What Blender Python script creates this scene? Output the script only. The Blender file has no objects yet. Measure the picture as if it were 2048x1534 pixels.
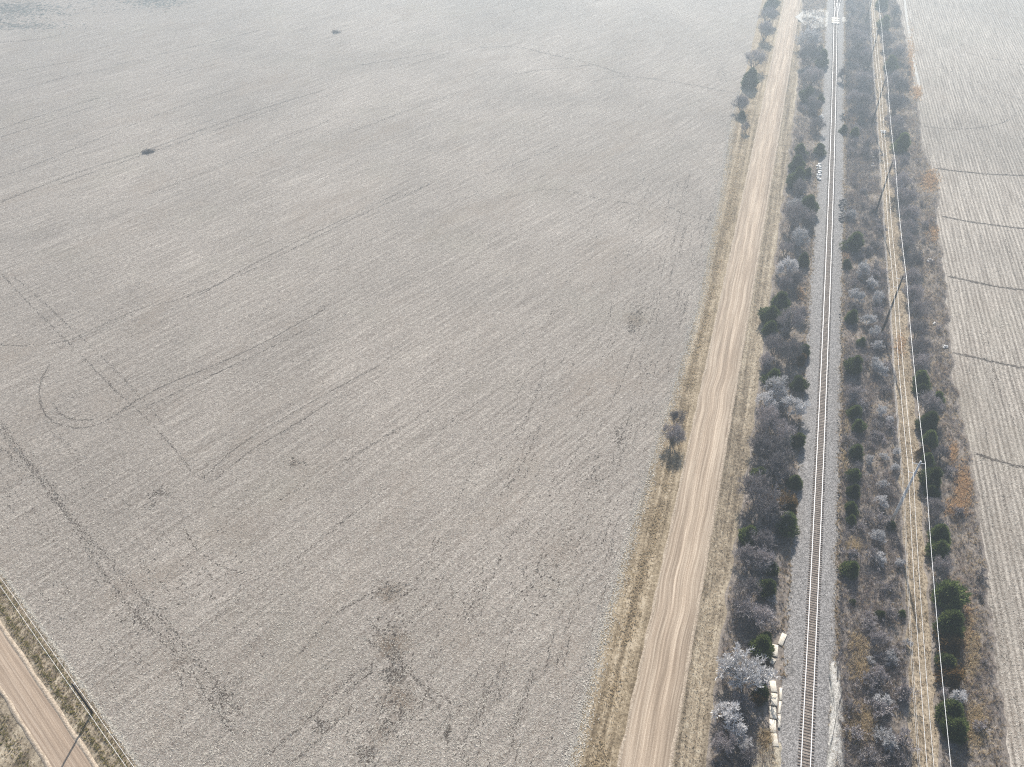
import bpy, math, random
import numpy as np
from mathutils import Vector, Matrix

random.seed(7)
rng = np.random.default_rng(7)
sc = bpy.context.scene
R = math.radians

# ------------------------------------------------------------------ camera
IMG_W, IMG_H = 2048, 1534
FPX, PITCH, CAMH = 1640.0, R(41.7), 140.0
cd = bpy.data.cameras.new("camera")
cam = bpy.data.objects.new("camera", cd)
sc.collection.objects.link(cam)
cam.location = (0, 0, CAMH)
cam.rotation_euler = (R(90) - PITCH, 0, 0)
cd.sensor_fit = 'HORIZONTAL'
cd.sensor_width = 36.0
cd.lens = FPX / IMG_W * 36.0
cd.clip_start = 0.5
cd.clip_end = 12000
sc.camera = cam

# ------------------------------------------------------------------ sky, sun, exposure
SUN_AZ, SUN_EL = R(8.9), R(34)          # azimuth clockwise from +Y
w = bpy.data.worlds.new("World")
sc.world = w
w.use_nodes = True
nt = w.node_tree
sky = nt.nodes.new("ShaderNodeTexSky")
sky.sky_type = 'NISHITA'
sky.sun_disc = False
sky.sun_elevation = SUN_EL
sky.sun_rotation = SUN_AZ
sky.air_density = 1.0
sky.dust_density = 1.5
nt.nodes["Background"].inputs["Strength"].default_value = 0.07
nt.links.new(sky.outputs[0], nt.nodes["Background"].inputs["Color"])
sl = bpy.data.lights.new("sun", 'SUN')
sl.energy = 5.0
sl.angle = R(0.53)
sl.color = (1.0, 0.95, 0.875)
so = bpy.data.objects.new("sun", sl)
sc.collection.objects.link(so)
sdir = Vector((math.sin(SUN_AZ) * math.cos(SUN_EL), math.cos(SUN_AZ) * math.cos(SUN_EL), math.sin(SUN_EL)))
so.rotation_euler = sdir.to_track_quat('Z', 'Y').to_euler()
so.location = (0, 0, 300)
sc.view_settings.view_transform = 'Standard'
sc.view_settings.look = 'None'
sc.view_settings.gamma = 1
sc.view_settings.use_curve_mapping = False
sc.view_settings.exposure = 0.98
HAZE_DENSITY = 0.0009
HAZE_ANISO = 0.6
sc.cycles.use_denoising = False
sc.cycles.max_bounces = 6
sc.cycles.volume_bounces = 0
sc.cycles.sample_clamp_indirect = 2.0
sc.cycles.filter_width = 1.2

# ------------------------------------------------------------------ photo geometry helpers
_c, _s = math.cos(PITCH), math.sin(PITCH)


def G(px, py, z=0.0):
    """ground point seen at a pixel of the 2048x1534 photograph"""
    x = (px - 1024) / FPX
    y = -(py - 767) / FPX
    d = (x, _c + y * _s, -_s + y * _c)
    t = (z - CAMH) / d[2]
    return np.array([d[0] * t, d[1] * t, z])


def depth(p):
    return p[1] * _c - (p[2] - CAMH) * _s


def border(pix):
    W = np.array([G(*p) for p in pix])
    o = np.argsort(W[:, 1])
    ys, xs = W[o, 1], W[o, 0]
    k0 = 0.31

    def f(Y):
        Y = np.asarray(Y, float)
        r = np.interp(Y, ys, xs)
        r = np.where(Y < ys[0], xs[0] + (Y - ys[0]) * k0, r)
        return np.where(Y > ys[-1], xs[-1] + (Y - ys[-1]) * k0, r)
    return f


def wob(f, amp, wl, seed):
    r = np.random.default_rng(seed)
    ph = r.uniform(0, 6.28, 6)
    fr = 2 * np.pi / (wl * r.uniform(0.5, 1.8, 6))

    def g(Y):
        Y = np.asarray(Y, float)
        return f(Y) + amp * sum(np.sin(Y * q + p) for q, p in zip(fr, ph)) / 2.2
    return g


def road_c(Y):
    Y = np.asarray(Y, float)
    return 0.3209 * Y + 2.95 + np.where(Y > 0, -8e-6 * Y * Y, 0)


def rail_c(Y):
    Y = np.asarray(Y, float)
    return -2.308e-5 * Y * Y + 0.31935 * Y + 30.1966


f_left = wob(border([(1138, 1534), (1176, 1378), (1207, 1245), (1280, 1000), (1397, 611), (1417, 500), (1442, 380),
                     (1463, 240), (1490, 150), (1511, 60), (1524, 0)]), 0.14, 9, 1)
road_l = wob(lambda Y: road_c(Y) - 4.15, 0.12, 20, 2)
road_r = wob(lambda Y: road_c(Y) + 4.15, 0.12, 20, 3)
hedge_l = wob(border([(1412, 1534), (1438, 1300), (1463, 1134), (1492, 960), (1518, 760), (1542, 580), (1568, 380),
                      (1580, 300), (1592, 200), (1600, 100), (1604, 0)]), 0.35, 9, 4)
bal_l = wob(lambda Y: rail_c(Y) - 4.9, 0.2, 9, 5)
bal_r = wob(lambda Y: rail_c(Y) + 4.5, 0.2, 9, 6)
strip_l = wob(border([(1822, 1534), (1812, 1160), (1792, 760), (1764, 380), (1752, 200), (1741, 0)]), 0.3, 9, 7)
strip_r = wob(border([(1880, 1534), (1852, 1160), (1826, 760), (1793, 380), (1772, 200), (1756, 0)]), 0.3, 9, 8)
f_right = wob(border([(2022, 1534), (1990, 1300), (1973, 1134), (1951, 960), (1935, 880), (1908, 760), (1894, 580),
                      (1874, 440), (1880, 380), (1866, 340), (1846, 300), (1838, 220), (1825, 150), (1808, 60), (1794, 0)]), 0.4, 10, 9)


# ------------------------------------------------------------------ object helpers
def link(o, parent=None):
    sc.collection.objects.link(o)
    if parent is not None:
        o.parent = parent
    return o


def tag(o, label=None, cat=None, group=None, kind=None):
    if label: o["label"] = label
    if cat: o["category"] = cat
    if group: o["group"] = group
    if kind: o["kind"] = kind
    return o


def make_mesh(name, V, Fc, mat=None, uv=None, smooth=False):
    """V (n,3); Fc (m,k) array"""
    me = bpy.data.meshes.new(name)
    V = np.ascontiguousarray(V, np.float32)
    Fc = np.ascontiguousarray(Fc, np.int32)
    m, k = Fc.shape
    me.vertices.add(len(V)); me.vertices.foreach_set("co", V.ravel())
    me.loops.add(m * k); me.loops.foreach_set("vertex_index", Fc.ravel())
    me.polygons.add(m)
    me.polygons.foreach_set("loop_start", np.arange(0, m * k, k, dtype=np.int32))
    if smooth:
        me.polygons.foreach_set("use_smooth", np.ones(m, bool))
    if uv is not None:
        l = me.uv_layers.new(name="UVMap")
        l.data.foreach_set("uv", np.ascontiguousarray(uv, np.float32)[Fc.ravel()].ravel())
    me.update(calc_edges=True)
    me.validate()
    if mat: me.materials.append(mat)
    return me


def obj(name, me, parent=None):
    return link(bpy.data.objects.new(name, me), parent)


def empty(name, loc=(0, 0, 0), rz=0.0, scale=1.0):
    o = bpy.data.objects.new(name, None)
    link(o)
    o.location = loc
    o.rotation_euler = (0, 0, rz)
    o.scale = (scale,) * 3 if np.isscalar(scale) else scale
    o.empty_display_size = 0.3
    return o


class Geo:
    """collects quads"""
    def __init__(s): s.v = []; s.f = []; s.n = 0

    def add(s, V, Q):
        s.v.append(np.asarray(V, float)); s.f.append(np.asarray(Q, int) + s.n); s.n += len(V)

    def box(s, c, size, M=None):
        a, b, h = np.array(size) / 2
        V = np.array([(x * a, y * b, z * h) for z in (-1, 1) for x, y in ((-1, -1), (1, -1), (1, 1), (-1, 1))])
        if M is not None: V = V @ np.array(M).T
        s.add(V + np.array(c), [(3, 2, 1, 0), (4, 5, 6, 7), (0, 1, 5, 4), (1, 2, 6, 5), (2, 3, 7, 6), (3, 0, 4, 7)])

    def tube(s, pts, rad, n=6, cap=True):
        pts = np.asarray(pts, float); rad = np.broadcast_to(np.asarray(rad, float), (len(pts),))
        rings = []
        for i, p in enumerate(pts):
            t = pts[min(i + 1, len(pts) - 1)] - pts[max(i - 1, 0)]
            t = t / (np.linalg.norm(t) + 1e-9)
            a = np.cross(t, (0, 0, 1) if abs(t[2]) < .9 else (1, 0, 0)); a /= np.linalg.norm(a)
            b = np.cross(t, a)
            th = np.arange(n) * 2 * np.pi / n
            rings.append(p + rad[i] * (np.outer(np.cos(th), a) + np.outer(np.sin(th), b)))
        V = np.vstack(rings)
        Q = []
        for i in range(len(pts) - 1):
            for j in range(n):
                k = (j + 1) % n
                Q.append((i * n + j, (i + 1) * n + j, (i + 1) * n + k, i * n + k))
        if cap:
            base = len(V)
            V = np.vstack([V, pts[0], pts[-1]])
            m = len(pts) - 1
            for j in range(0, n, 2):
                Q.append((base, j, (j + 1) % n, (j + 2) % n))
                Q.append((base + 1, m * n + (j + 2) % n, m * n + (j + 1) % n, m * n + j))
        s.add(V, Q)

    def build(s, name, mat, smooth=False):
        return make_mesh(name, np.vstack(s.v), np.vstack(s.f), mat, smooth=smooth)


# ------------------------------------------------------------------ materials
def new_mat(name, rough=0.9, spec=0.2):
    m = bpy.data.materials.new(name)
    m.use_nodes = True
    b = m.node_tree.nodes["Principled BSDF"]
    b.inputs["Roughness"].default_value = rough
    b.inputs["Specular IOR Level"].default_value = spec
    return m, m.node_tree, b


class N:
    """small node-writing helper"""
    def __init__(s, t): s.t = t

    def node(s, typ, **kw):
        n = s.t.nodes.new(typ)
        for k, v in kw.items(): setattr(n, k, v)
        return n

    def put(s, sock, v):
        if hasattr(v, "is_output") or isinstance(v, bpy.types.NodeSocket): s.t.links.new(v, sock)
        elif v is not None: sock.default_value = v

    def pos(s):
        return s.node("ShaderNodeNewGeometry").outputs["Position"]

    def island(s):
        return s.node("ShaderNodeNewGeometry").outputs["Random Per Island"]

    def objrand(s):
        return s.node("ShaderNodeObjectInfo").outputs["Random"]

    def uv(s):
        return s.node("ShaderNodeTexCoord").outputs["UV"]

    def objco(s):
        return s.node("ShaderNodeTexCoord").outputs["Object"]

    def mapping(s, v, rot=(0, 0, 0), scale=(1, 1, 1), loc=(0, 0, 0)):
        n = s.node("ShaderNodeMapping")
        s.put(n.inputs[0], v)
        n.inputs["Rotation"].default_value = rot; n.inputs["Scale"].default_value = scale
        n.inputs["Location"].default_value = loc
        return n.outputs[0]

    def noise(s, v, scale, detail=3, rough=0.6, dist=0.0):
        n = s.node("ShaderNodeTexNoise")
        s.put(n.inputs["Vector"], v)
        n.inputs["Scale"].default_value = scale; n.inputs["Detail"].default_value = detail
        n.inputs["Roughness"].default_value = rough; n.inputs["Distortion"].default_value = dist
        return n.outputs["Fac"]

    def voronoi(s, v, scale, out="Distance", feature='F1'):
        n = s.node("ShaderNodeTexVoronoi", feature=feature)
        s.put(n.inputs["Vector"], v); n.inputs["Scale"].default_value = scale
        return n.outputs[out]

    def wave(s, v, scale, dist=0.0, dscale=1.0, detail=2):
        n = s.node("ShaderNodeTexWave", wave_type='BANDS', bands_direction='X')
        s.put(n.inputs["Vector"], v); n.inputs["Scale"].default_value = scale
        n.inputs["Distortion"].default_value = dist; n.inputs["Detail Scale"].default_value = dscale
        n.inputs["Detail"].default_value = detail
        return n.outputs["Fac"]

    def math(s, op, a, b=None, c=None, clamp=False):
        n = s.node("ShaderNodeMath", operation=op, use_clamp=clamp)
        s.put(n.inputs[0], a)
        if b is not None: s.put(n.inputs[1], b)
        if c is not None: s.put(n.inputs[2], c)
        return n.outputs[0]

    def sep(s, v):
        n = s.node("ShaderNodeSeparateXYZ"); s.put(n.inputs[0], v); return n.outputs

    def ramp(s, f, stops, interp='LINEAR'):
        n = s.node("ShaderNodeValToRGB")
        s.put(n.inputs[0], f)
        cr = n.color_ramp; cr.interpolation = interp
        while len(cr.elements) < len(stops): cr.elements.new(0.5)
        for e, (p, c) in zip(cr.elements, stops):
            e.position = p
            e.color = (c, c, c, 1) if np.isscalar(c) else (*c, 1)
        return n.outputs[0]

    def mix(s, fac, a, b, blend='MIX'):
        n = s.node("ShaderNodeMix", data_type='RGBA', blend_type=blend)
        s.put(n.inputs[0], fac)
        for k, v in ((6, a), (7, b)):
            s.put(n.inputs[k], (*v, 1) if isinstance(v, tuple) and len(v) == 3 else v)
        return n.outputs[2]

    def bump(s, h, strength, distance):
        n = s.node("ShaderNodeBump")
        s.put(n.inputs["Height"], h)
        n.inputs["Strength"].default_value = strength; n.inputs["Distance"].default_value = distance
        return n.outputs[0]


def stubble_mat(name, az, cols, row=1.5, row_amt=0.25, rowlines=0.0, big=(0.82, 1.14), stains=()):
    m, t, b = new_mat(name, 0.95, 0.1)
    k = N(t)
    p = k.pos()
    # rotate so that local x runs across the rows
    q = k.mapping(p, rot=(0, 0, az))
    fine = k.noise(p, 2.6, 5, 0.85)
    med = k.noise(p, 0.9, 3, 0.7)
    streak = k.noise(k.mapping(q, scale=(1.0, 0.035, 1)), 1.5, 3, 0.7)
    f = k.math('MULTIPLY_ADD', fine, 0.85, k.math('MULTIPLY', med, 0.25))
    f = k.math('MULTIPLY_ADD', k.math('SUBTRACT', streak, 0.5), row_amt * 1.2, f)
    if rowlines:
        rows = k.wave(q, 6.2832 / 20 / row, 2.5, 0.12, 3)
        f = k.math('MULTIPLY_ADD', k.math('SUBTRACT', rows, 0.5), rowlines, f)
    col = k.ramp(f, [(0.40, cols[0]), (0.50, cols[1]), (0.58, cols[2]), (0.68, cols[3])])
    large = k.noise(p, 0.012, 4, 0.6, 0.6)
    col = k.mix(1.0, col, k.ramp(large, [(0.3, big[0]), (0.7, big[1])]), 'MULTIPLY')
    patch = k.noise(k.mapping(q, scale=(1, 0.5, 1)), 0.05, 5, 0.7, 0.5)
    col = k.mix(k.ramp(patch, [(0.52, 0.0), (0.75, 0.5)]), col, (0.235, 0.19, 0.15))
    for (sx, sy, sr, amt) in stains:
        d = k.node("ShaderNodeVectorMath", operation='DISTANCE'); k.put(d.inputs[0], p); d.inputs[1].default_value = (sx, sy, 0)
        e = k.math('MULTIPLY_ADD', k.noise(p, 0.35, 4, 0.75), 1.1, k.math('MULTIPLY_ADD', d.outputs["Value"], -1.0 / sr, 0.35))
        col = k.mix(k.ramp(e, [(0.38, 0.0), (0.85, amt)]), col, (0.15, 0.112, 0.08))
    green = k.noise(p, 0.03, 3, 0.6)
    col = k.mix(k.ramp(green, [(0.55, 0.0), (0.8, 0.25)]), col, (0.235, 0.22, 0.165))
    k.put(b.inputs["Base Color"], col)
    k.put(b.inputs["Normal"], k.bump(f, 0.55, 0.22))
    return m


def grass_ground_mat(name, cols, az=None, lines=0.0, scale=1.6):
    m, t, b = new_mat(name, 0.95, 0.1)
    k = N(t)
    p = k.pos()
    f = k.math('MULTIPLY_ADD', k.noise(p, scale, 5, 0.8), 0.75, k.math('MULTIPLY', k.noise(p, 0.22, 3, 0.6), 0.3))
    if lines:
        q = k.mapping(p, rot=(0, 0, az))
        st = k.noise(k.mapping(q, scale=(1.0, 0.02, 1)), 0.9, 3, 0.6)
        f = k.math('MULTIPLY_ADD', k.math('SUBTRACT', st, 0.5), lines, f)
    n = len(cols)
    col = k.ramp(f, [(0.40 + 0.27 * i / (n - 1), c) for i, c in enumerate(cols)])
    k.put(b.inputs["Base Color"], col)
    k.put(b.inputs["Normal"], k.bump(f, 0.6, 0.3))
    return m


def road_mat(name, cols, ruts=False):
    """UV: x across in metres, y along in metres"""
    m, t, b = new_mat(name, 0.9, 0.15)
    k = N(t)
    uv = k.uv()
    st = k.noise(k.mapping(uv, scale=(1.0, 0.012, 1)), 2.6, 4, 0.75)
    gr = k.noise(uv, 5.0, 3, 0.8)
    big = k.noise(k.mapping(uv, scale=(1.0, 0.12, 1)), 0.18, 3, 0.6)
    f = k.math('MULTIPLY_ADD', st, 0.62, k.math('MULTIPLY_ADD', gr, 0.22, k.math('MULTIPLY', big, 0.2)))
    col = k.ramp(f, [(0.42, cols[0]), (0.52, cols[1]), (0.60, cols[2])])
    if ruts:
        u = k.math('MULTIPLY_ADD', k.sep(uv)[0], 1.0 / 8.3, k.math('MULTIPLY_ADD', k.noise(k.mapping(uv, scale=(0.3, 0.03, 1)), 1.0, 2), 0.12, -0.06))
        col = k.mix(1.0, col, k.ramp(u, [(0.0, 0.78), (0.13, 0.96), (0.27, 0.84), (0.40, 1.05), (0.54, 0.88), (0.66, 1.06), (0.82, 0.86), (1.0, 0.72)]), 'MULTIPLY')
    k.put(b.inputs["Base Color"], col)
    k.put(b.inputs["Normal"], k.bump(k.math('ADD', f, k.math('MULTIPLY', gr, 0.3)), 0.4, 0.12))
    return m


def gravel_mat(name, cols, scale=7.0, bump=0.6):
    m, t, b = new_mat(name, 0.9, 0.2)
    k = N(t)
    p = k.pos()
    v = k.voronoi(p, scale, "Color")
    g = k.math('MULTIPLY_ADD', k.sep(v)[0], 0.5, k.math('MULTIPLY_ADD', k.noise(p, 2.2, 5, 0.85), 0.6, k.math('MULTIPLY', k.noise(p, 0.15, 3), 0.2)))
    col = k.ramp(g, [(0.35, cols[0]), (0.62, cols[1]), (0.9, cols[2])])
    k.put(b.inputs["Base Color"], col)
    k.put(b.inputs["Normal"], k.bump(g, bump, 0.12))
    return m


def plain_mat(name, cols, rough=0.85, spec=0.2, per="island", var=0.0, metallic=0.0, noise_scale=None, trans=0.0):
    """colour picked per piece (mesh island) or per object, plus grain"""
    m, t, b = new_mat(name, rough, spec)
    k = N(t)
    r = k.island() if per == "island" else k.objrand()
    if noise_scale:
        r = k.math('MULTIPLY_ADD', k.noise(k.pos(), noise_scale, 3), 1.1, k.math('MULTIPLY_ADD', r, 0.5, -0.3), clamp=True)
    n = len(cols)
    col = k.ramp(r, [(i / max(1, n - 1), c) for i, c in enumerate(cols)])
    if var:
        col = k.mix(1.0, col, k.ramp(k.objrand(), [(0, 1 - var), (1, 1 + var)]), 'MULTIPLY')
    k.put(b.inputs["Base Color"], col)
    b.inputs["Metallic"].default_value = metallic
    if trans:
        tb = k.node("ShaderNodeBsdfTranslucent"); k.put(tb.inputs["Color"], col)
        mx = k.node("ShaderNodeMixShader"); mx.inputs[0].default_value = trans
        t.links.new(b.outputs[0], mx.inputs[1]); t.links.new(tb.outputs[0], mx.inputs[2])
        t.links.new(mx.outputs[0], t.nodes["Material Output"].inputs["Surface"])
    return m


RAIL_AZ = math.atan(0.312)
M = {}
M['field'] = stubble_mat("stubble", R(43), [(0.098, 0.078, 0.062), (0.21, 0.18, 0.154), (0.303, 0.268, 0.234), (0.51, 0.46, 0.40)], row=1.5, row_amt=0.24,
                          stains=[(*G(px, py)[:2], r_, a_) for px, py, r_, a_ in ((785, 1290, 7.5, 1.0), (780, 1185, 6.5, .8), (800, 1400, 8, .7), (1270, 640, 8, .6), (760, 1470, 6, .4), (590, 930, 4, .4),
                                                                               (350, 1330, 8, .3), (1120, 1100, 14, .25), (480, 1060, 14, .25))])
M['field_right'] = stubble_mat("corn_rows", R(15.5), [(0.10, 0.08, 0.064), (0.225, 0.193, 0.16), (0.345, 0.305, 0.262), (0.54, 0.485, 0.415)], row=1.15, row_amt=0.32, rowlines=0.10)
M['soil'] = plain_mat("bare_soil", [(0.05, 0.041, 0.035), (0.085, 0.07, 0.058), (0.15, 0.126, 0.105)], 0.95, 0.1)
M['verge'] = grass_ground_mat("dry_verge", [(0.12, 0.095, 0.068), (0.225, 0.185, 0.135), (0.315, 0.26, 0.19), (0.43, 0.37, 0.28)], RAIL_AZ, 0.6)
M['verge_gold'] = grass_ground_mat("golden_verge", [(0.125, 0.094, 0.06), (0.235, 0.183, 0.12), (0.325, 0.26, 0.178), (0.44, 0.365, 0.265)], RAIL_AZ, 0.6)
M['brush_soil'] = grass_ground_mat("brush_litter", [(0.095, 0.08, 0.07), (0.175, 0.15, 0.13), (0.25, 0.215, 0.185), (0.35, 0.305, 0.26)], RAIL_AZ, 0.0, 1.3)
M['strip'] = grass_ground_mat("mown_strip", [(0.15, 0.118, 0.082), (0.26, 0.21, 0.15), (0.36, 0.295, 0.215), (0.46, 0.385, 0.29)], RAIL_AZ, 0.3)
M['road'] = road_mat("gravel_road", [(0.25, 0.19, 0.138), (0.385, 0.302, 0.225), (0.53, 0.435, 0.335)], ruts=True)
M['berm'] = gravel_mat("gravel_berm", [(0.24, 0.19, 0.14), (0.36, 0.29, 0.22), (0.48, 0.40, 0.31)], 5.0)
M['dirt'] = road_mat("dirt_road", [(0.235, 0.175, 0.13), (0.315, 0.24, 0.178), (0.41, 0.325, 0.25)])
M['ballast'] = gravel_mat("ballast", [(0.09, 0.084, 0.081), (0.205, 0.193, 0.185), (0.37, 0.35, 0.335)], 6.0, 0.8)
M['brown_ballast'] = gravel_mat("brown_ballast", [(0.10, 0.085, 0.075), (0.20, 0.172, 0.15), (0.32, 0.285, 0.25)], 6.0, 0.6)
M['pale_gravel'] = gravel_mat("pale_gravel", [(0.24, 0.225, 0.2), (0.42, 0.40, 0.365), (0.6, 0.575, 0.53)], 6.0)
M['tan_gravel'] = gravel_mat("tan_gravel", [(0.22, 0.19, 0.145), (0.36, 0.315, 0.24), (0.5, 0.44, 0.34)], 6.0)
M['tie'] = plain_mat("weathered_tie", [(0.115, 0.09, 0.075), (0.165, 0.13, 0.108), (0.235, 0.195, 0.165)], 0.9, 0.1, per="object")
M['tie_far'] = plain_mat("weathered_tie_row", [(0.115, 0.09, 0.075), (0.165, 0.13, 0.108), (0.235, 0.195, 0.165)], 0.9, 0.1)
M['rail'] = plain_mat("worn_rail_steel", [(0.32, 0.27, 0.255)], 0.6, 0.4, metallic=0.35)
M['concrete'] = plain_mat("concrete", [(0.66, 0.60, 0.50), (0.74, 0.68, 0.58)], 0.85, 0.2, per="object")
_t = M['concrete'].node_tree; _k = N(_t); _b = _t.nodes["Principled BSDF"]
_c0 = _b.inputs["Base Color"].links[0].from_socket
_d = _k.math('MULTIPLY_ADD', _k.noise(_k.pos(), 1.4, 5, 0.75), 0.7, _k.math('MULTIPLY', _k.noise(_k.pos(), 9.0, 3, 0.7), 0.4))
_k.put(_b.inputs["Base Color"], _k.mix(_k.ramp(_d, [(0.5, 0.0), (0.72, 0.75)]), _c0, (0.33, 0.275, 0.21)))
_k.put(_b.inputs["Normal"], _k.bump(_d, 0.4, 0.05))
M['wire'] = plain_mat("aluminium_wire", [(0.78, 0.77, 0.74)], 0.5, 0.5, metallic=0.2)
M['cable'] = plain_mat("dull_cable", [(0.5, 0.48, 0.45)], 0.6, 0.4, metallic=0.2)
M['pole'] = plain_mat("creosote_pole", [(0.05, 0.043, 0.04), (0.085, 0.072, 0.065)], 0.9, 0.1, per="object")
M['pole_grey'] = plain_mat("weathered_pole", [(0.20, 0.18, 0.165)], 0.9, 0.1)
M['insul'] = plain_mat("insulator", [(0.6, 0.6, 0.6)], 0.35, 0.5)
M['bark'] = plain_mat("grey_bark", [(0.12, 0.105, 0.098), (0.17, 0.15, 0.14)], 0.95, 0.1, per="object")
M['twig'] = plain_mat("grey_twig", [(0.25, 0.222, 0.22), (0.37, 0.335, 0.33), (0.5, 0.465, 0.455)], 0.9, 0.15, var=0.3)
M['bark_pale'] = plain_mat("pale_bark", [(0.36, 0.345, 0.33)], 0.95, 0.1, per="object")
M['twig_pale'] = plain_mat("pale_twig", [(0.48, 0.465, 0.46), (0.62, 0.605, 0.60), (0.76, 0.75, 0.74)], 0.9, 0.15, var=0.2)
M['cedar'] = plain_mat("cedar_green", [(0.04, 0.058, 0.023), (0.10, 0.135, 0.042), (0.20, 0.225, 0.07)], 0.8, 0.2, var=0.4, trans=0.3)
M['cedar_rust'] = plain_mat("cedar_winter_rust", [(0.07, 0.055, 0.025), (0.16, 0.10, 0.04), (0.25, 0.155, 0.065)], 0.8, 0.2, var=0.25, trans=0.2)
M['dry_grass'] = plain_mat("dry_grass", [(0.26, 0.195, 0.125), (0.40, 0.31, 0.20), (0.55, 0.45, 0.31)], 0.9, 0.15, trans=0.45)
M['orange_grass'] = plain_mat("bluestem_grass", [(0.42, 0.28, 0.165), (0.57, 0.40, 0.245), (0.68, 0.52, 0.345)], 0.9, 0.15, trans=0.45)
M['gold_grass'] = plain_mat("golden_grass", [(0.42, 0.335, 0.21), (0.57, 0.465, 0.305), (0.70, 0.59, 0.42)], 0.9, 0.15, trans=0.45)
M['green_grass'] = plain_mat("olive_grass", [(0.17, 0.16, 0.065), (0.30, 0.265, 0.11), (0.44, 0.37, 0.16)], 0.9, 0.15, trans=0.45)
M['red_brush'] = plain_mat("reddish_brush", [(0.21, 0.165, 0.145), (0.32, 0.255, 0.225), (0.45, 0.37, 0.325)], 0.9, 0.15, trans=0.45)
M['straw'] = plain_mat("straw_fleck", [(0.26, 0.235, 0.2), (0.4, 0.365, 0.31), (0.6, 0.555, 0.48)], 0.8, 0.3)
M['rock'] = plain_mat("dark_rock", [(0.07, 0.068, 0.07), (0.15, 0.145, 0.145), (0.27, 0.26, 0.255)], 0.9, 0.2)
M['white_rock'] = plain_mat("white_rubble", [(0.55, 0.54, 0.52), (0.75, 0.74, 0.72)], 0.9, 0.2)
M['steel'] = plain_mat("painted_steel", [(0.3, 0.3, 0.3)], 0.5, 0.4)

# ------------------------------------------------------------------ terrain
YS = np.concatenate([np.arange(-60, 300, 2.0), np.arange(300, 760, 4.0)])


def ribbon(name, fl, fr, n, mat, prof=None, ys=YS, smooth=True):
    L, Rr = fl(ys), fr(ys)
    t = np.linspace(0, 1, n + 1)
    X = L[:, None] + (Rr - L)[:, None] * t[None]
    Z = np.zeros_like(X) if prof is None else prof(X, ys[:, None] + 0 * X, t[None] + 0 * X)
    V = np.stack([X, ys[:, None] + 0 * X, Z], -1).reshape(-1, 3)
    i, j = np.meshgrid(np.arange(len(ys) - 1), np.arange(n), indexing='ij')
    a = (i * (n + 1) + j).ravel()
    Q = np.stack([a, a + 1, a + n + 2, a + n + 1], 1)
    uv = np.stack([((Rr - L)[:, None] * t[None]).ravel(), np.repeat(ys * 1.05, n + 1)], 1)
    return obj(name, make_mesh(name, V, Q, mat, uv, smooth))


def bumps(X, Y, amp, seed, wl=6.0):
    r = np.random.default_rng(seed)
    z = 0
    for _ in range(7):
        a = r.uniform(0, 6.28); q = 2 * np.pi / (wl * r.uniform(0.5, 2.0))
        z = z + np.sin(X * q * math.cos(a) + Y * q * math.sin(a) + r.uniform(0, 6.28))
    return amp * z / 3


g = Geo()
g.add([(-4000, -1500, -0.9), (4000, -1500, -0.9), (4000, 6000, -0.9), (-4000, 6000, -0.9)], [(0, 1, 2, 3)])
tag(obj("ground", g.build("ground", M['field'])), "flat ground beyond the fields", kind="structure")


def far_left(Y): return np.full_like(np.asarray(Y, float), -1200.0)


def far_right(Y): return np.full_like(np.asarray(Y, float), 1200.0)


tag(ribbon("field", far_left, f_left, 6, M['field']), "grey harvested stubble field filling the picture left of the gravel road", kind="structure")
tag(ribbon("field", f_right, far_right, 6, M['field_right']), "stubble field with visible rows along the right edge", kind="structure")


def prof_verge_l(X, Y, t): return 0.12 * np.sin(np.pi * t) * 0 + bumps(X, Y, 0.04, 1) * np.sin(np.pi * t) - 0.25 * np.exp(-((t - 0.55) / 0.2) ** 2)


def prof_verge_r(X, Y, t): return -0.45 * np.sin(np.pi * t) ** 2 + bumps(X, Y, 0.05, 2) * np.sin(np.pi * t)


def prof_brush(X, Y, t): return bumps(X, Y, 0.22, 3) * np.sin(np.pi * t)


tag(ribbon("verge", f_left, road_l, 8, M['verge_gold'], prof_verge_l), "tan mown grass verge between the stubble field and the gravel road", kind="structure")
tag(ribbon("verge", road_r, hedge_l, 8, M['verge'], prof_verge_r), "striped mown verge between the gravel road and the hedge", kind="structure")
tag(ribbon("hedge_ground", hedge_l, bal_l, 8, M['brush_soil'], prof_brush), "leaf litter under the hedge beside the railway", kind="structure")
tag(ribbon("brush_ground", bal_r, strip_l, 10, M['brush_soil'], prof_brush), "brown litter under the brush right of the railway", kind="structure")
tag(ribbon("mown_strip", strip_l, strip_r, 6, M['strip'], prof_brush), "brown cleared strip under the power line", kind="structure")
tag(ribbon("field_edge_ground", strip_r, f_right, 8, M['brush_soil'], prof_brush), "litter under the tree row right of the power line", kind="structure")


def prof_road(X, Y, t):
    d = (t - 0.5) * 2
    z = 0.10 * (1 - d * d)
    for c0 in (-0.45, 0.02, 0.47):
        z = z - 0.035 * np.exp(-((d - c0) / 0.10) ** 2)
    return z + 0.13 * np.exp(-((np.abs(d) - 0.93) / 0.06) ** 2) * (0.6 + 0.4 * np.sin(Y * 0.7 + 3 * np.sin(Y * 0.13)))


tag(ribbon("gravel_road", road_l, road_r, 36, M['road'], prof_road), "pale beige gravel road beside the railway", kind="structure")


def berm(off, wd, name, label):
    fl = wob(lambda Y: road_c(Y) + off - wd / 2, 0.10, 8, 30)
    fr = wob(lambda Y: road_c(Y) + off + wd / 2, 0.10, 6, 31)
    o = ribbon(name, fl, fr, 4, M['berm'], lambda X, Y, t: -0.03 + 0.2 * np.sin(np.pi * t) * (0.7 + 0.3 * np.sin(Y * 0.9 + 2 * np.sin(Y * .21))))
    tag(o, label, kind="structure")


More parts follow.
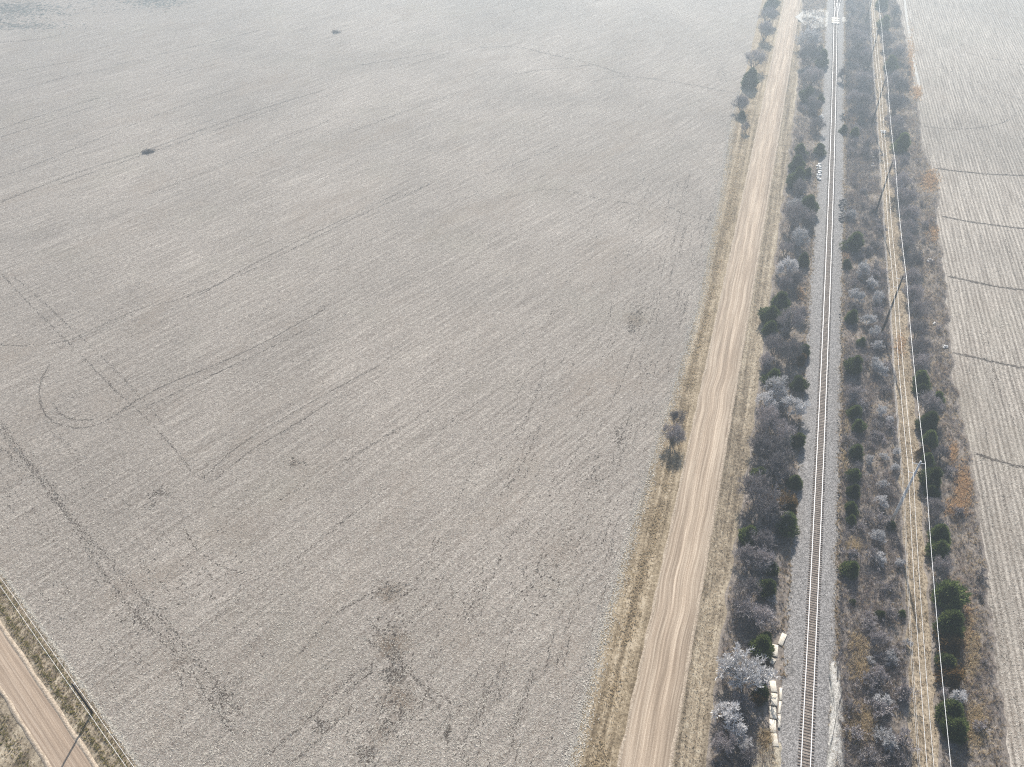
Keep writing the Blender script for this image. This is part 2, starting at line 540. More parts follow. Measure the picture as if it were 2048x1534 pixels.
berm(-4.3, 0.7, "road_shoulder", "low loose gravel ridge along the field side of the gravel road")
berm(4.35, 0.8, "road_shoulder", "low loose gravel ridge along the railway side of the gravel road")


def prof_ballast(X, Y, t):
    d = np.abs(X - rail_c(Y))
    return np.interp(d, [0, 1.35, 2.4, 4.3, 4.9], [0.40, 0.42, 0.38, 0.06, -0.06]) + bumps(X, Y, 0.02, 5, 2.0)


tag(ribbon("ballast_bed", bal_l, bal_r, 24, M['ballast'], prof_ballast), "grey crushed stone ballast under the railway track", kind="structure")

# pale gravel patches lie on the ballast edges
def patch(name, pix, mat, label, z=0.05, dome=0.3, seed=0):
    P = np.array([G(*p)[:2] for p in pix])
    # densify and roughen the outline
    r = np.random.default_rng(seed)
    out = []
    for a, b_ in zip(P, np.roll(P, -1, 0)):
        n = max(2, int(np.linalg.norm(b_ - a) / 0.8))
        for i in range(n):
            out.append(a + (b_ - a) * i / n + r.normal(0, 0.18, 2))
    out = np.array(out); c0 = out.mean(0); n = len(out)
    V, Q = [], []
    rings = [(1.0, 0.0), (0.9, 0.35), (0.65, 0.75), (0.3, 0.95), (0.02, 1.0)]
    for s_, h in rings:
        q = c0 + (out - c0) * s_
        V.append(np.column_stack([q, np.full(n, z) + dome * h + (bumps(q[:, 0], q[:, 1], 0.05, seed, 2.5) if s_ < 1 else 0)]))
    V = np.vstack(V)
    for k_ in range(len(rings) - 1):
        for i in range(n):
            j = (i + 1) % n
            Q.append((k_ * n + i, k_ * n + j, (k_ + 1) * n + j, (k_ + 1) * n + i))
    o = obj(name, make_mesh(name, V, np.array(Q), mat, smooth=True))
    return tag(o, label, kind="structure")


patch("gravel_windrow", [(1662, 1312), (1678, 1322), (1684, 1380), (1690, 1440), (1688, 1560), (1652, 1560), (1655, 1470), (1660, 1400), (1655, 1345)],
      M['pale_gravel'], "long low pale gravel heap along the right of the track", 0.0, 0.44, 3)
patch("gravel_pad", [(1512, 1484), (1540, 1474), (1562, 1490), (1570, 1540), (1568, 1580), (1500, 1580), (1502, 1520)],
      M['tan_gravel'], "tan gravel pad left of the track below the concrete panels", 0.10, 0.08, 4)
patch("crossing_approach", [(1590, 34), (1604, 24), (1625, 18), (1662, 22), (1664, 50), (1645, 56), (1620, 60), (1604, 46)],
      M['pale_gravel'], "white gravel approach between the gravel road and the far rail crossing", 0.12, 0.06, 5)
patch("crossing_approach", [(1676, 36), (1692, 34), (1694, 44), (1676, 48)],
      M['pale_gravel'], "small white gravel ramp right of the far rail crossing", 0.12, 0.1, 6)

# dirt road in the lower left corner: own frame, s along the road, l across it (towards the big field)
DA, DB = G(0, 1242)[:2], G(196, 1534)[:2]
dv = (DB - DA) / np.linalg.norm(DB - DA)
nv = np.array([-dv[1], dv[0]])
if np.dot(nv, G(278, 1534)[:2] - DA) < 0: nv = -nv


def lat(px, py): return float(np.dot(G(px, py)[:2] - DA, nv))


L_ROADL = (lat(0, 1378) + lat(92, 1534)) / 2
L_FIELD = (lat(0, 1140) + lat(278, 1534)) / 2


def DW(s, l, z=0.0):
    q = DA + dv * s + nv * l
    return np.array([q[0], q[1], z])


def dirt_ribbon(name, l0, l1, n, mat, prof, label, amp=0.12, seed=0, s0=-260, s1=82):
    ss = np.arange(s0, s1, 1.0)
    r = np.random.default_rng(seed)

    def jit():
        return amp * sum(np.sin(ss * 2 * np.pi / (r.uniform(3, 14)) + r.uniform(0, 6)) for _ in range(4)) / 2
    A, B = l0 + jit(), l1 + jit()
    t = np.linspace(0, 1, n + 1)
    Lm = A[:, None] + (B - A)[:, None] * t[None]
    q = DA[None, None] + dv[None, None] * ss[:, None, None] + nv[None, None] * Lm[..., None]
    Z = prof(t[None] + 0 * Lm, ss[:, None] + 0 * Lm)
    V = np.concatenate([q, Z[..., None]], -1).reshape(-1, 3)
    i, j = np.meshgrid(np.arange(len(ss) - 1), np.arange(n), indexing='ij')
    a = (i * (n + 1) + j).ravel()
    Q = np.stack([a, a + 1, a + n + 2, a + n + 1], 1)
    uv = np.stack([Lm.ravel(), np.repeat(ss, n + 1)], 1)
    return tag(obj(name, make_mesh(name, V, Q, mat, uv, True)), label, kind="structure")


dirt_ribbon("ditch_verge", -0.2, L_FIELD, 12, M['verge'], lambda t, s: 0.03 + 0.04 * np.sin(s * 1.3) * np.sin(np.pi * t) + 0.02,
            "grassy ditch between the dirt road and the stubble field", 0.1, 1)
dirt_ribbon("ditch_verge", L_ROADL - 7, L_ROADL + 0.2, 12, M['verge'], lambda t, s: 0.03 + 0.05 * np.sin(s * 1.1) * np.sin(np.pi * t) + 0.02,
            "grassy ditch in the bottom left corner beyond the dirt road", 0.1, 2)


def prof_dirt(t, s):
    d = (t - 0.5) * 2
    z = 0.08 + 0.10 * (1 - d * d)
    for c0 in (-0.4, 0.05, 0.45):
        z = z - 0.03 * np.exp(-((d - c0) / 0.12) ** 2)
    return z


dirt_ribbon("dirt_road", L_ROADL, 0.0, 24, M['dirt'], prof_dirt, "brown dirt road crossing the bottom left corner", 0.08, 3)
dirt_ribbon("road_shoulder", -0.75, 0.15, 4, M['berm'], lambda t, s: 0.09 + 0.16 * np.sin(np.pi * t), "low gravel ridge on the field side of the dirt road", 0.08, 4)
dirt_ribbon("road_shoulder", L_ROADL - 0.2, L_ROADL + 0.6, 4, M['berm'], lambda t, s: 0.09 + 0.16 * np.sin(np.pi * t), "low gravel ridge on the outer side of the dirt road", 0.08, 5)

# ------------------------------------------------------------------ railway
def rail_frame(Y, off=0.0, z=0.0):
    k0 = 0.31935 - 2 * 2.308e-5 * Y
    n = math.hypot(1, k0)
    return np.array([float(rail_c(Y)) + off / n, Y - off * k0 / n, z]), math.atan2(1, k0)


track = empty("railway_track", rail_frame(60)[0])
tag(track, "single straight railway track with bright rails on grey ballast", "railway track")
T0 = np.array(track.location)


def sweep(path_pts, sect, name, mat, origin):
    """sweep a closed 2-D section (across, up) along points"""
    P = np.asarray(path_pts, float); n = len(sect); V = []
    for i, p in enumerate(P):
        t = P[min(i + 1, len(P) - 1)] - P[max(i - 1, 0)]; t /= np.linalg.norm(t)
        a = np.array([t[1], -t[0], 0])
        for (x, z) in sect: V.append(p + a * x + np.array([0, 0, z]) - origin)
    Q = [(i * n + j, i * n + (j + 1) % n, (i + 1) * n + (j + 1) % n, (i + 1) * n + j) for i in range(len(P) - 1) for j in range(n)]
    return make_mesh(name, np.array(V), np.array(Q), mat)


RSEC = [(-0.075, 0), (0.075, 0), (0.075, 0.02), (0.018, 0.04), (0.018, 0.12), (0.042, 0.135), (0.042, 0.172), (0.034, 0.178), (-0.034, 0.178), (-0.042, 0.172), (-0.042, 0.135), (-0.018, 0.12), (-0.018, 0.04), (-0.075, 0.02)]
TIE_Z = 0.415
ry = np.arange(-50, 740, 6.0)
for sgn in (-1, 1):
    obj("rail", sweep([rail_frame(y, sgn * 0.755, TIE_Z + 0.06)[0] for y in ry], RSEC, "rail", M['rail'], T0), track)
gt = Geo(); gt.box((0, 0, 0), (2.6, 0.23, 0.17))
tie_me = gt.build("tie", M['tie'])
tie_y = np.arange(-45, 720, 0.53)
near = [y for y in tie_y if y >= 50][:300]
for y in near:
    p, a = rail_frame(y, random.gauss(0, 0.03), TIE_Z - 0.02)
    o = bpy.data.objects.new("tie", tie_me)
    o.location = p - T0; o.rotation_euler = (0, 0, a - math.pi / 2 + random.gauss(0, 0.012)); link(o, track)
gt = Geo()
for y in tie_y:
    if near[0] - 1e-6 <= y <= near[-1] + 1e-6: continue
    p, a = rail_frame(y, random.gauss(0, 0.03), TIE_Z - 0.02)
    ca, sa = math.cos(a - math.pi / 2), math.sin(a - math.pi / 2)
    gt.box(p - T0, (2.6, 0.23, 0.17), [(ca, -sa, 0), (sa, ca, 0), (0, 0, 1)])
tag(obj("tie_row", gt.build("tie_row", M['tie_far']), track), kind="stuff")

fb = ribbon("fouled_ballast", wob(lambda Y: rail_c(Y) - 0.95, 0.05, 4, 41), wob(lambda Y: rail_c(Y) + 0.95, 0.05, 4, 42), 3, M['brown_ballast'],
            lambda X, Y, t: 0.445 + 0 * X)
tag(fb, "brownish oil-stained ballast between the rails", kind="structure")

# siding that leaves the main track at the far crossing
YC = G(1671, 44)[1]
siding = empty("railway_siding", rail_frame(YC + 15)[0])
tag(siding, "siding track that forks off beyond the far rail crossing", "railway track")
S0 = np.array(siding.location)


def side_off(y): return 5.2 * min(1.0, max(0.0, (y - YC - 4) / 70)) ** 1.3


sy = np.arange(YC + 4, 740, 6.0)
for sgn in (-1, 1):
    obj("rail", sweep([rail_frame(y, side_off(y) + sgn * 0.755, TIE_Z + 0.065)[0] for y in sy], RSEC, "rail", M['rail'], S0), siding)
gt = Geo()
for y in np.arange(YC + 30, 720, 0.56):
    p, a = rail_frame(y, side_off(y), TIE_Z - 0.03)
    ca, sa = math.cos(a - math.pi / 2), math.sin(a - math.pi / 2)
    gt.box(p - S0, (2.6, 0.23, 0.17), [(ca, -sa, 0), (sa, ca, 0), (0, 0, 1)])
tag(obj("tie_row", gt.build("tie_row", M['tie_far']), siding), kind="stuff")
sib = ribbon("siding_ballast", lambda Y: rail_c(Y) + np.array([side_off(y) for y in Y]) + 1.0, lambda Y: rail_c(Y) + np.array([side_off(y) for y in Y]) + 4.2, 4, M['ballast'],
             lambda X, Y, t: 0.36 - 0.36 * t ** 1.5, ys=np.arange(YC + 12, 740, 4.0))
tag(sib, "ballast under the siding beyond the far crossing", kind="structure")
# crossing panels between and beside the rails
cp = empty("crossing_surface", rail_frame(YC)[0]); C0 = np.array(cp.location)
tag(cp, "pale concrete road surface set between the rails at the far crossing", "rail crossing")
for off, wd in ((-1.35, 0.95), (0, 1.2), (1.35, 0.95)):
    for k_ in range(3):
        p, a = rail_frame(YC - 3.2 + 3.2 * k_, off, TIE_Z + 0.13)
        ca, sa = math.cos(a - math.pi / 2), math.sin(a - math.pi / 2)
        gb = Geo(); gb.box(p - C0, (wd, 3.1, 0.2), [(ca, -sa, 0), (sa, ca, 0), (0, 0, 1)])
        obj("panel", gb.build("panel", M['concrete']), cp)
# crossing sign posts
for off, yo, lab in ((-6.5, -4, "thin crossing signpost left of the far rail crossing"), (6.5, 4, "thin crossing signpost right of the far rail crossing")):
    p, a = rail_frame(YC + yo, off, 0)
    t = empty("crossing_sign", p); tag(t, lab, "road sign")
    gb = Geo(); gb.tube([(0, 0, 0), (0, 0, 3.4)], 0.06, 6); obj("post", gb.build("post", M['steel']), t)
    for sg in (-1, 1):
        ca, sa = math.cos(sg * R(45)), math.sin(sg * R(45))
        gb = Geo(); gb.box((0, -0.08 - 0.02 * sg, 3.1), (1.2, 0.02, 0.2), [(ca, 0, -sa), (0, 1, 0), (sa, 0, ca)])
        obj("blade", gb.build("blade", M['insul']), t)

# ------------------------------------------------------------------ power line
def wire_obj(name, pts, rad, mat, label, cat="wire", group=None):
    g_ = Geo()
    P = []
    for a, b_ in zip(pts[:-1], pts[1:]):
        a, b_ = np.array(a), np.array(b_)
        n = 14
        span = np.linalg.norm(b_ - a); sag = span * 0.012
        for i in range(n):
            u = i / n
            P.append(a + (b_ - a) * u - np.array([0, 0, 4 * sag * u * (1 - u)]))
    P.append(np.array(pts[-1]))
    g_.tube(P, rad, 5)
    return tag(obj(name, g_.build(name, mat)), label, cat, group)


PB = [G(1785, 1040), G(1763, 665), G(1751, 426), G(1743, 253), G(1734, 139), G(1731, 46)]
fitp = np.polyfit([p[1] for p in PB], [p[0] for p in PB], 1)
PB = [np.array([0.5 * p[0] + 0.5 * np.polyval(fitp, p[1]), p[1], 0.0]) for p in PB]
stepv = np.array([20.3, 65.0, 0])
PB = [PB[0] - stepv] + PB + [PB[-1] + stepv, PB[-1] + 2 * stepv]
pd = stepv / np.linalg.norm(stepv)
pn = np.array([pd[1], -pd[0], 0])                     # towards the right field
PH = 18.6
ORD = ["", "first", "second", "third", "fourth", "fifth", "sixth", "seventh", "eighth", "ninth", "tenth", "eleventh", "twelfth", "thirteenth",
       "fourteenth", "fifteenth", "sixteenth", "seventeenth", "eighteenth", "nineteenth"]
_tens = {2: "twent", 3: "thirt", 4: "fort", 5: "fift", 6: "sixt", 7: "sevent", 8: "eight", 9: "ninet"}


def ordinal(i):
    if i < 20: return ORD[i]
    if i >= 100: return "hundred-and-" + ordinal(i - 100) if i > 100 else "hundredth"
    a, b_ = divmod(i, 10)
    return _tens[a] + "ieth" if b_ == 0 else _tens[a] + "y-" + ORD[b_]


ARMS = [(1, 0.95, PH - 0.5), (-1, 1.35, PH - 0.9), (-1, 1.35, PH - 3.6)]
seen_i = 0
for i, b0 in enumerate(PB):
    t = empty("power_pole", b0)
    seen = 1 <= i <= 6
    if seen:
        seen_i += 1
        tag(t, "tall dark power pole with side arms, %s from the near end of the line" % ordinal(seen_i), "power pole", "poles of the power line along the railway")
    else:
        tag(t, ["tall power pole just nearer than the bottom of the picture", "tall power pole just past the top edge of the picture", "farthest power pole, well past the top edge of the picture"][0 if i == 0 else i - 6], "power pole", "poles of the power line along the railway")
    gp = Geo(); gp.tube([(0, 0, -0.5), (0, 0, 6), (0, 0, 12), (0, 0, PH)], [0.33, 0.29, 0.24, 0.18], 8)
    obj("shaft", gp.build("shaft", M['pole_grey'] if i == 1 else M['pole'], True), t)
    for (sg, ln, zz) in ARMS:
        e = pn * sg * ln
        ga = Geo(); ga.tube([(0, 0, zz - 0.1), e + np.array([0, 0, zz + 0.05])], 0.055, 6)
        arm = obj("side_arm", ga.build("side_arm", M['insul']), t)
        gi = Geo(); gi.tube([e * 0.98 + np.array([0, 0, zz + 0.02]), e * 0.98 + np.array([0, 0, zz + 0.22])], [0.1, 0.07], 6)
        obj("insulator", gi.build("insulator", M['insul']), arm)
    gk = Geo(); gk.box((0, 0, 9.2), (0.5, 0.5, 0.12)); gk.box((0, 0, 8.4), (0.45, 0.45, 0.1))
    obj("cable_bracket", gk.build("cable_bracket", M['steel']), t)
WR = 0.04
wl = ["uppermost bright wire on the field side of the tall power poles", "second bright wire of the power line, on the railway side arms",
      "third bright wire of the power line, on the lower railway side arms"]
for (sg, ln, zz), lab, rr in zip(ARMS, wl, (0.036, 0.024, 0.027)):
    wire_obj("power_wire", [b0 + pn * sg * ln * 0.98 + np.array([0, 0, zz + 0.2]) for b0 in PB], rr, M['wire'], lab, group="wires of the power line")
for off, zz, lab in ((-0.27, 9.25, "upper thin cable low on the railway side of the power poles"), (-0.24, 8.4, "lower thin cable low on the railway side of the power poles")):
    wire_obj("power_wire", [b0 + pn * off + np.array([0, 0, zz]) for b0 in PB], 0.015, M['cable'], lab, group="wires of the power line")

# the small pole by the dirt road
pb = G(185, 1426); pb[2] = 0
small = [pb - np.append(dv, 0) * 62, pb, pb + np.append(dv, 0) * 60]
nn = np.append(nv, 0)
for i, b0 in enumerate(small):
    t = empty("utility_pole", b0)
    tag(t, ["short utility pole farther along the dirt road, outside the picture", "short utility pole beside the dirt road casting a long shadow across it",
            "short utility pole nearer than the picture along the dirt road"][i], "utility pole", "poles along the dirt road")
    gp = Geo(); gp.tube([(0, 0, -0.5), (0, 0, 5), (0, 0, 10.3)], [0.21, 0.18, 0.14], 8); obj("shaft", gp.build("shaft", M['pole'], True), t)
    ga = Geo(); ga.tube([-nn * 0.5 + np.array([0, 0, 9.8]), nn * 0.5 + np.array([0, 0, 9.8])], 0.055, 6); arm = obj("crossarm", ga.build("crossarm", M['pole_grey']), t)
    for sg in (-1, 1):
        gi = Geo(); gi.tube([nn * sg * 0.4 + np.array([0, 0, 9.8]), nn * sg * 0.4 + np.array([0, 0, 10.05])], 0.07, 6); obj("insulator", gi.build("insulator", M['insul']), arm)
for sg, lab in ((-1, "thin bright wire over the ditch, on the dirt road side"), (1, "thin bright wire over the ditch, on the field side")):
    wire_obj("utility_wire", [b0 + nn * sg * 0.4 + np.array([0, 0, 10.05]) for b0 in small], 0.022, M['wire'], lab, group="wires along the dirt road")

# ------------------------------------------------------------------ concrete panels by the track
ZX, ZY, ZS = 1480, 1230, 5.047
PAN = [((450, 187), (405, 298), 50, "tilted pale concrete panel at the far end of the row beside the track"),
       ((355, 297), (348, 412), 62, "pale concrete panel next to the tilted far one, at the ballast edge"),
       ((345, 440), (316, 486), 42, "small broken corner of concrete panel between the larger panels"),
       ((328, 545), (300, 640), 34, "narrow broken concrete piece half hidden by dry grass"),
       ((328, 660), (345, 776), 62, "first of five concrete panels laid end to end, farthest one"),
       ((346, 788), (346, 910), 64, "second of five concrete panels laid end to end"),
       ((328, 924), (338, 1042), 66, "third, middle one of five concrete panels laid end to end"),
       ((330, 1054), (332, 1184), 64, "fourth of five concrete panels laid end to end"),
       ((338, 1194), (362, 1324), 62, "nearest of five concrete panels laid end to end, by the tan gravel"),
       ((412, 732), (411, 856), 24, "farthest of three narrow concrete beams beside the panels"),
       ((410, 868), (396, 990), 24, "middle one of three narrow concrete beams, slightly angled"),
       ((397, 1000), (396, 1135), 27, "nearest of three narrow concrete beams beside the panels")]
for (a, b_, wpx, lab) in PAN:
    A = G(ZX + a[0] / ZS, ZY + a[1] / ZS, 0.3); B = G(ZX + b_[0] / ZS, ZY + b_[1] / ZS, 0.3)
    c0 = (A + B) / 2; v = B - A; L = np.linalg.norm(v[:2]); ang = math.atan2(v[1], v[0])
    wm = wpx / ZS / FPX * depth(c0)
    ground_z = float(prof_ballast(np.array([c0[0]]), np.array([c0[1]]), 0)[0])
    tk = 0.24
    # chamfered slab
    hx, hy, ch = L / 2, wm / 2, 0.035
    ring = lambda x, y, z: [(-x, -y, z), (x, -y, z), (x, y, z), (-x, y, z)]
    V = ring(hx, hy, 0) + ring(hx, hy, tk - ch) + ring(hx - ch, hy - ch, tk)
    Q = [(3, 2, 1, 0), (8, 9, 10, 11)] + [(k_ * 4 + j, k_ * 4 + (j + 1) % 4, k_ * 4 + 4 + (j + 1) % 4, k_ * 4 + 4 + j) for k_ in (0, 1) for j in range(4)]
    nm = "concrete_beam" if wpx < 30 else "concrete_panel"
    o = obj(nm, make_mesh(nm, np.array(V), np.array(Q), M['concrete']))
    o.location = (c0[0], c0[1], max(0.06, ground_z + 0.10)); o.rotation_euler = (0, R(random.uniform(-1, 1)), ang)
    tag(o, lab, "concrete slab", "concrete slabs beside the track")

# ------------------------------------------------------------------ vegetation prototypes (unit crown radius)
def rot_about(v, ax, a):
    return v * math.cos(a) + np.cross(ax, v) * math.sin(a) + ax * np.dot(ax, v) * (1 - math.cos(a))


def perp(v, r):
    a = r.normal(size=3); a -= v * np.dot(a, v); return a / np.linalg.norm(a)


def bare_proto(seed, h=1.8, stems=5, twig_w=0.011, dense=1.0, up=0.25):
    r = np.random.default_rng(seed)
    wood = Geo(); tv, tf = [], []

    def ribbon_(p0, p1, w0):
        d = p1 - p0
        a = perp(d / (np.linalg.norm(d) + 1e-9), r) * w0
        n = len(tv)
        tv.extend([p0 - a, p0 + a, p1 + a * 0.4, p1 - a * 0.4]); tf.append((n, n + 1, n + 2, n + 3))

    def grow(p, d, ln, rad, lev):
        # two bent segments
        d1 = d + perp(d, r) * 0.22; d1 /= np.linalg.norm(d1)
        m = p + d1 * ln * 0.5
        d2 = d1 + perp(d1, r) * 0.25 + np.array([0, 0, up * 0.5]); d2 /= np.linalg.norm(d2)
        e = m + d2 * ln * 0.5
        if lev <= 1: wood.tube([p, m, e], [rad, rad * 0.8, rad * 0.6], 5, cap=False)
        else: ribbon_(p, m, rad); ribbon_(m, e, rad * 0.8)
        if lev >= 4: return
        k_ = {0: 4, 1: 5, 2: 5, 3: 4}[lev]
        k_ = max(2, int(round(k_ * dense + r.uniform(-0.6, 0.6))))
        for _ in range(k_):
            u = r.uniform(0.35, 1.0)
            q = p + (m - p) * u * 2 if u < 0.5 else m + (e - m) * (u - 0.5) * 2
            nd = rot_about(d2, perp(d2, r), r.uniform(0.3, 0.95)); nd[2] += up * 0.6; nd /= np.linalg.norm(nd)
            grow(q, nd, ln * r.uniform(0.5, 0.78), max(twig_w, rad * 0.5), lev + 1)
    for s_ in range(stems):
        a = 2 * np.pi * (s_ + r.uniform(0, 0.8)) / stems
        tilt = r.uniform(0.25, 0.75) if stems > 1 else 0.1
        d = np.array([math.sin(tilt) * math.cos(a), math.sin(tilt) * math.sin(a), math.cos(tilt)])
        grow(np.array([0.04 * math.cos(a), 0.04 * math.sin(a), -0.05]), d, h * 0.42, 0.035, 0)
    V = np.array(tv)
    W = np.vstack(wood.v)
    rr = np.percentile(np.hypot(V[:, 0], V[:, 1]), 92); hh = np.percentile(V[:, 2], 98)
    sc_ = np.array([1 / rr, 1 / rr, h / hh])
    return W * sc_, np.vstack(wood.f), V * sc_, np.array(tf)


def cedar_proto(seed, h=2.2, n=1500):
    r = np.random.default_rng(seed)
    wood = Geo(); wood.tube([(0, 0, -0.05), (0.02, 0.01, h * 0.5), (0, 0, h * 0.92)], [0.09, 0.06, 0.015], 6, cap=False)
    lob = [(r.uniform(0, 6.28), r.uniform(0.1, 0.9), r.uniform(0.2, 0.5)) for _ in range(11)]
    V, Q = [], []
    for i in range(n):
        t = r.uniform(0.03, 1.0) ** 1.15
        a = r.uniform(0, 6.28)
        prof = (1 - t ** 1.6) ** 0.75 * min(1, 0.55 + 2.5 * t)
        for la, lt, am in lob:
            prof *= 1 + am * math.exp(-((t - lt) / 0.15) ** 2) * math.cos(a - la) * 1.0
        rad = max(0.03, prof) * r.uniform(0.3, 1.1) ** 0.5 + 0.02
        p = np.array([rad * math.cos(a), rad * math.sin(a), t * h])
        out = np.array([math.cos(a), math.sin(a), 0.55 + 0.7 * t]); out /= np.linalg.norm(out)
        for _ in range(3):
            d = out + r.normal(0, 0.42, 3); d /= np.linalg.norm(d)
            ln = r.uniform(0.12, 0.34); wd = ln * r.uniform(0.14, 0.24)
            b_ = perp(d, r) * wd
            n0 = len(V)
            V.extend([p - d * ln * 0.3, p + b_, p + d * ln, p - b_]); Q.append((n0, n0 + 1, n0 + 2, n0 + 3))
    return np.vstack(wood.v), np.vstack(wood.f), np.array(V), np.array(Q)


PROTO = {}


def reg(kind, builder, bark, leaf, cname):
    W, Wf, V, Vf = builder
    PROTO.setdefault(kind, []).append((make_mesh("trunk", W, Wf, M[bark], smooth=True), make_mesh(cname, V, Vf, M[leaf])))


for i in range(5): reg('G', bare_proto(20 + i, 1.95, 5 + i % 3, 0.0105, 1.12), 'bark', 'twig', "crown")
for i in range(4): reg('P', bare_proto(40 + i, 1.6, 5 + i % 2, 0.0145, 1.1), 'bark_pale', 'twig_pale', "crown")
for i in range(4): reg('C', cedar_proto(60 + i, 2.1), 'bark', 'cedar', "crown")
for i in range(2): reg('R', cedar_proto(70 + i, 1.9), 'bark', 'cedar_rust', "crown")
for i in range(4): reg('S', bare_proto(80 + i, 1.3, 6, 0.016, 0.75, 0.3), 'bark', 'twig', "crown")
HT = {'G': 1.95, 'P': 1.6, 'C': 2.1, 'R': 1.9, 'S': 1.3}
NAMES = {'G': "bare_tree", 'P': "pale_bare_tree", 'C': "cedar_tree", 'R': "rusty_cedar_tree", 'S': "bare_shrub"}
cnt = {}


def plant(kind, base, rad, label=None, group=None, hmul=1.0):
    i = cnt.get(kind, 0); cnt[kind] = i + 1
    tr, cr = PROTO[kind][int(rng.integers(len(PROTO[kind])))]
    o = empty(NAMES[kind], base, random.uniform(0, 6.28), (rad, rad, rad * hmul))
    obj("trunk", tr, o); obj("crown", cr, o)
    tag(o, label, {'C': "cedar", 'R': "cedar", 'S': "shrub"}.get(kind, "tree"), group)
    return o


# every tree that can be told apart: kind, pixel of the crown's middle, half width in pixels
LEFT_EDGE = [('C', 1541, 6, 13), ('G', 1534, 34, 17), ('G', 1530, 66, 15), ('G', 1509, 122, 18), ('C', 1501, 158, 15),
             ('G', 1484, 210, 15), ('C', 1484, 230, 7), ('G', 1492, 254, 10), ('G', 1351, 838, 17), ('G', 1346, 872, 20)]
HEDGE = [('P', 1616, 84, 16), ('G', 1622, 110, 22), ('C', 1644, 118, 12), ('C', 1640, 102, 8), ('G', 1626, 154, 19), ('C', 1617, 190, 13), ('G', 1634, 214, 14),
         ('C', 1642, 196, 6), ('G', 1622, 208, 12), ('G', 1636, 253, 13), ('C', 1601, 300, 11), ('C', 1638, 298, 11), ('C', 1593, 327, 14), ('C', 1595, 357, 16),
         ('G', 1602, 380, 15), ('C', 1617, 344, 8), ('C', 1618, 414, 17), ('P', 1590, 414, 14), ('G', 1588, 438, 22), ('G', 1612, 440, 16), ('P', 1597, 480, 18), ('G', 1571, 500, 15),
         ('P', 1577, 538, 18), ('C', 1607, 520, 11), ('G', 1590, 560, 17), ('G', 1570, 572, 15), ('C', 1561, 600, 17), ('C', 1543, 630, 18), ('C', 1571, 634, 15), ('C', 1541, 655, 14),
         ('G', 1577, 650, 24), ('G', 1602, 628, 13), ('C', 1609, 700, 12), ('G', 1550, 698, 20), ('G', 1580, 712, 22), ('R', 1602, 720, 11), ('G', 1534, 726, 15), ('C', 1546, 755, 14),
         ('C', 1596, 766, 15), ('P', 1556, 781, 22), ('P', 1581, 818, 22), ('P', 1535, 803, 18), ('G', 1532, 838, 22), ('G', 1536, 858, 25), ('G', 1565, 866, 24),
         ('C', 1596, 880, 15), ('G', 1527, 895, 24), ('G', 1560, 900, 22), ('C', 1520, 947, 15), ('G', 1549, 934, 22), ('C', 1590, 964, 15), ('G', 1575, 950, 15),
         ('G', 1517, 990, 33), ('G', 1534, 1030, 30), ('R', 1577, 1016, 22), ('C', 1571, 1046, 20), ('C', 1498, 1067, 17), ('G', 1523, 1086, 22), ('G', 1495, 1114, 22),
         ('G', 1527, 1122, 24), ('C', 1544, 1138, 13), ('G', 1498, 1178, 30), ('C', 1537, 1174, 18), ('P', 1545, 1200, 9), ('G', 1517, 1236, 26), ('G', 1486, 1226, 20),
         ('C', 1523, 1289, 21), ('C', 1534, 1274, 11), ('P', 1489, 1352, 38), ('R', 1530, 1326, 9), ('C', 1524, 1384, 14), ('R', 1518, 1400, 11), ('P', 1460, 1436, 28), ('G', 1482, 1404, 20),
         ('G', 1447, 1490, 22), ('P', 1490, 1492, 14), ('G', 1498, 1516, 17)]
MIDDLE = [('C', 1688, 258, 7), ('C', 1710, 264, 8), ('G', 1716, 82, 20), ('G', 1703, 112, 14), ('G', 1730, 115, 14), ('G', 1690, 150, 13), ('G', 1724, 160, 15), ('G', 1712, 200, 15), ('G', 1733, 206, 14),
          ('G', 1724, 230, 13), ('C', 1710, 484, 16), ('C', 1694, 527, 8), ('C', 1704, 633, 12), ('C', 1723, 684, 8), ('C', 1710, 731, 16), ('P', 1726, 541, 13), ('P', 1742, 566, 11),
          ('P', 1754, 598, 12), ('P', 1716, 595, 13), ('P', 1735, 643, 11), ('P', 1748, 665, 11), ('P', 1757, 693, 10), ('P', 1748, 731, 12), ('P', 1764, 744, 11), ('P', 1704, 431, 10),
          ('C', 1712, 823, 14), ('C', 1716, 852, 12), ('G', 1706, 790, 15), ('C', 1713, 902, 14), ('C', 1710, 950, 13), ('C', 1707, 981, 12), ('C', 1702, 1016, 12), ('C', 1702, 1038, 9),
          ('C', 1705, 1137, 16), ('C', 1784, 1051, 8), ('P', 1769, 915, 8), ('P', 1764, 826, 10), ('P', 1789, 937, 8), ('P', 1767, 969, 9), ('P', 1764, 1004, 12), ('P', 1758, 1076, 13),
          ('P', 1762, 1121, 12), ('P', 1800, 1127, 8), ('P', 1739, 921, 9), ('P', 1792, 905, 8), ('P', 1780, 842, 8), ('C', 1764, 1229, 9), ('C', 1803, 1226, 7), ('P', 1780, 1314, 13),
          ('P', 1765, 1401, 14), ('P', 1772, 1479, 17), ('P', 1814, 1286, 8), ('P', 1743, 1324, 8), ('C', 1707, 1204, 6), ('G', 1753, 1278, 16), ('G', 1756, 1352, 16), ('G', 1808, 1380, 14)]
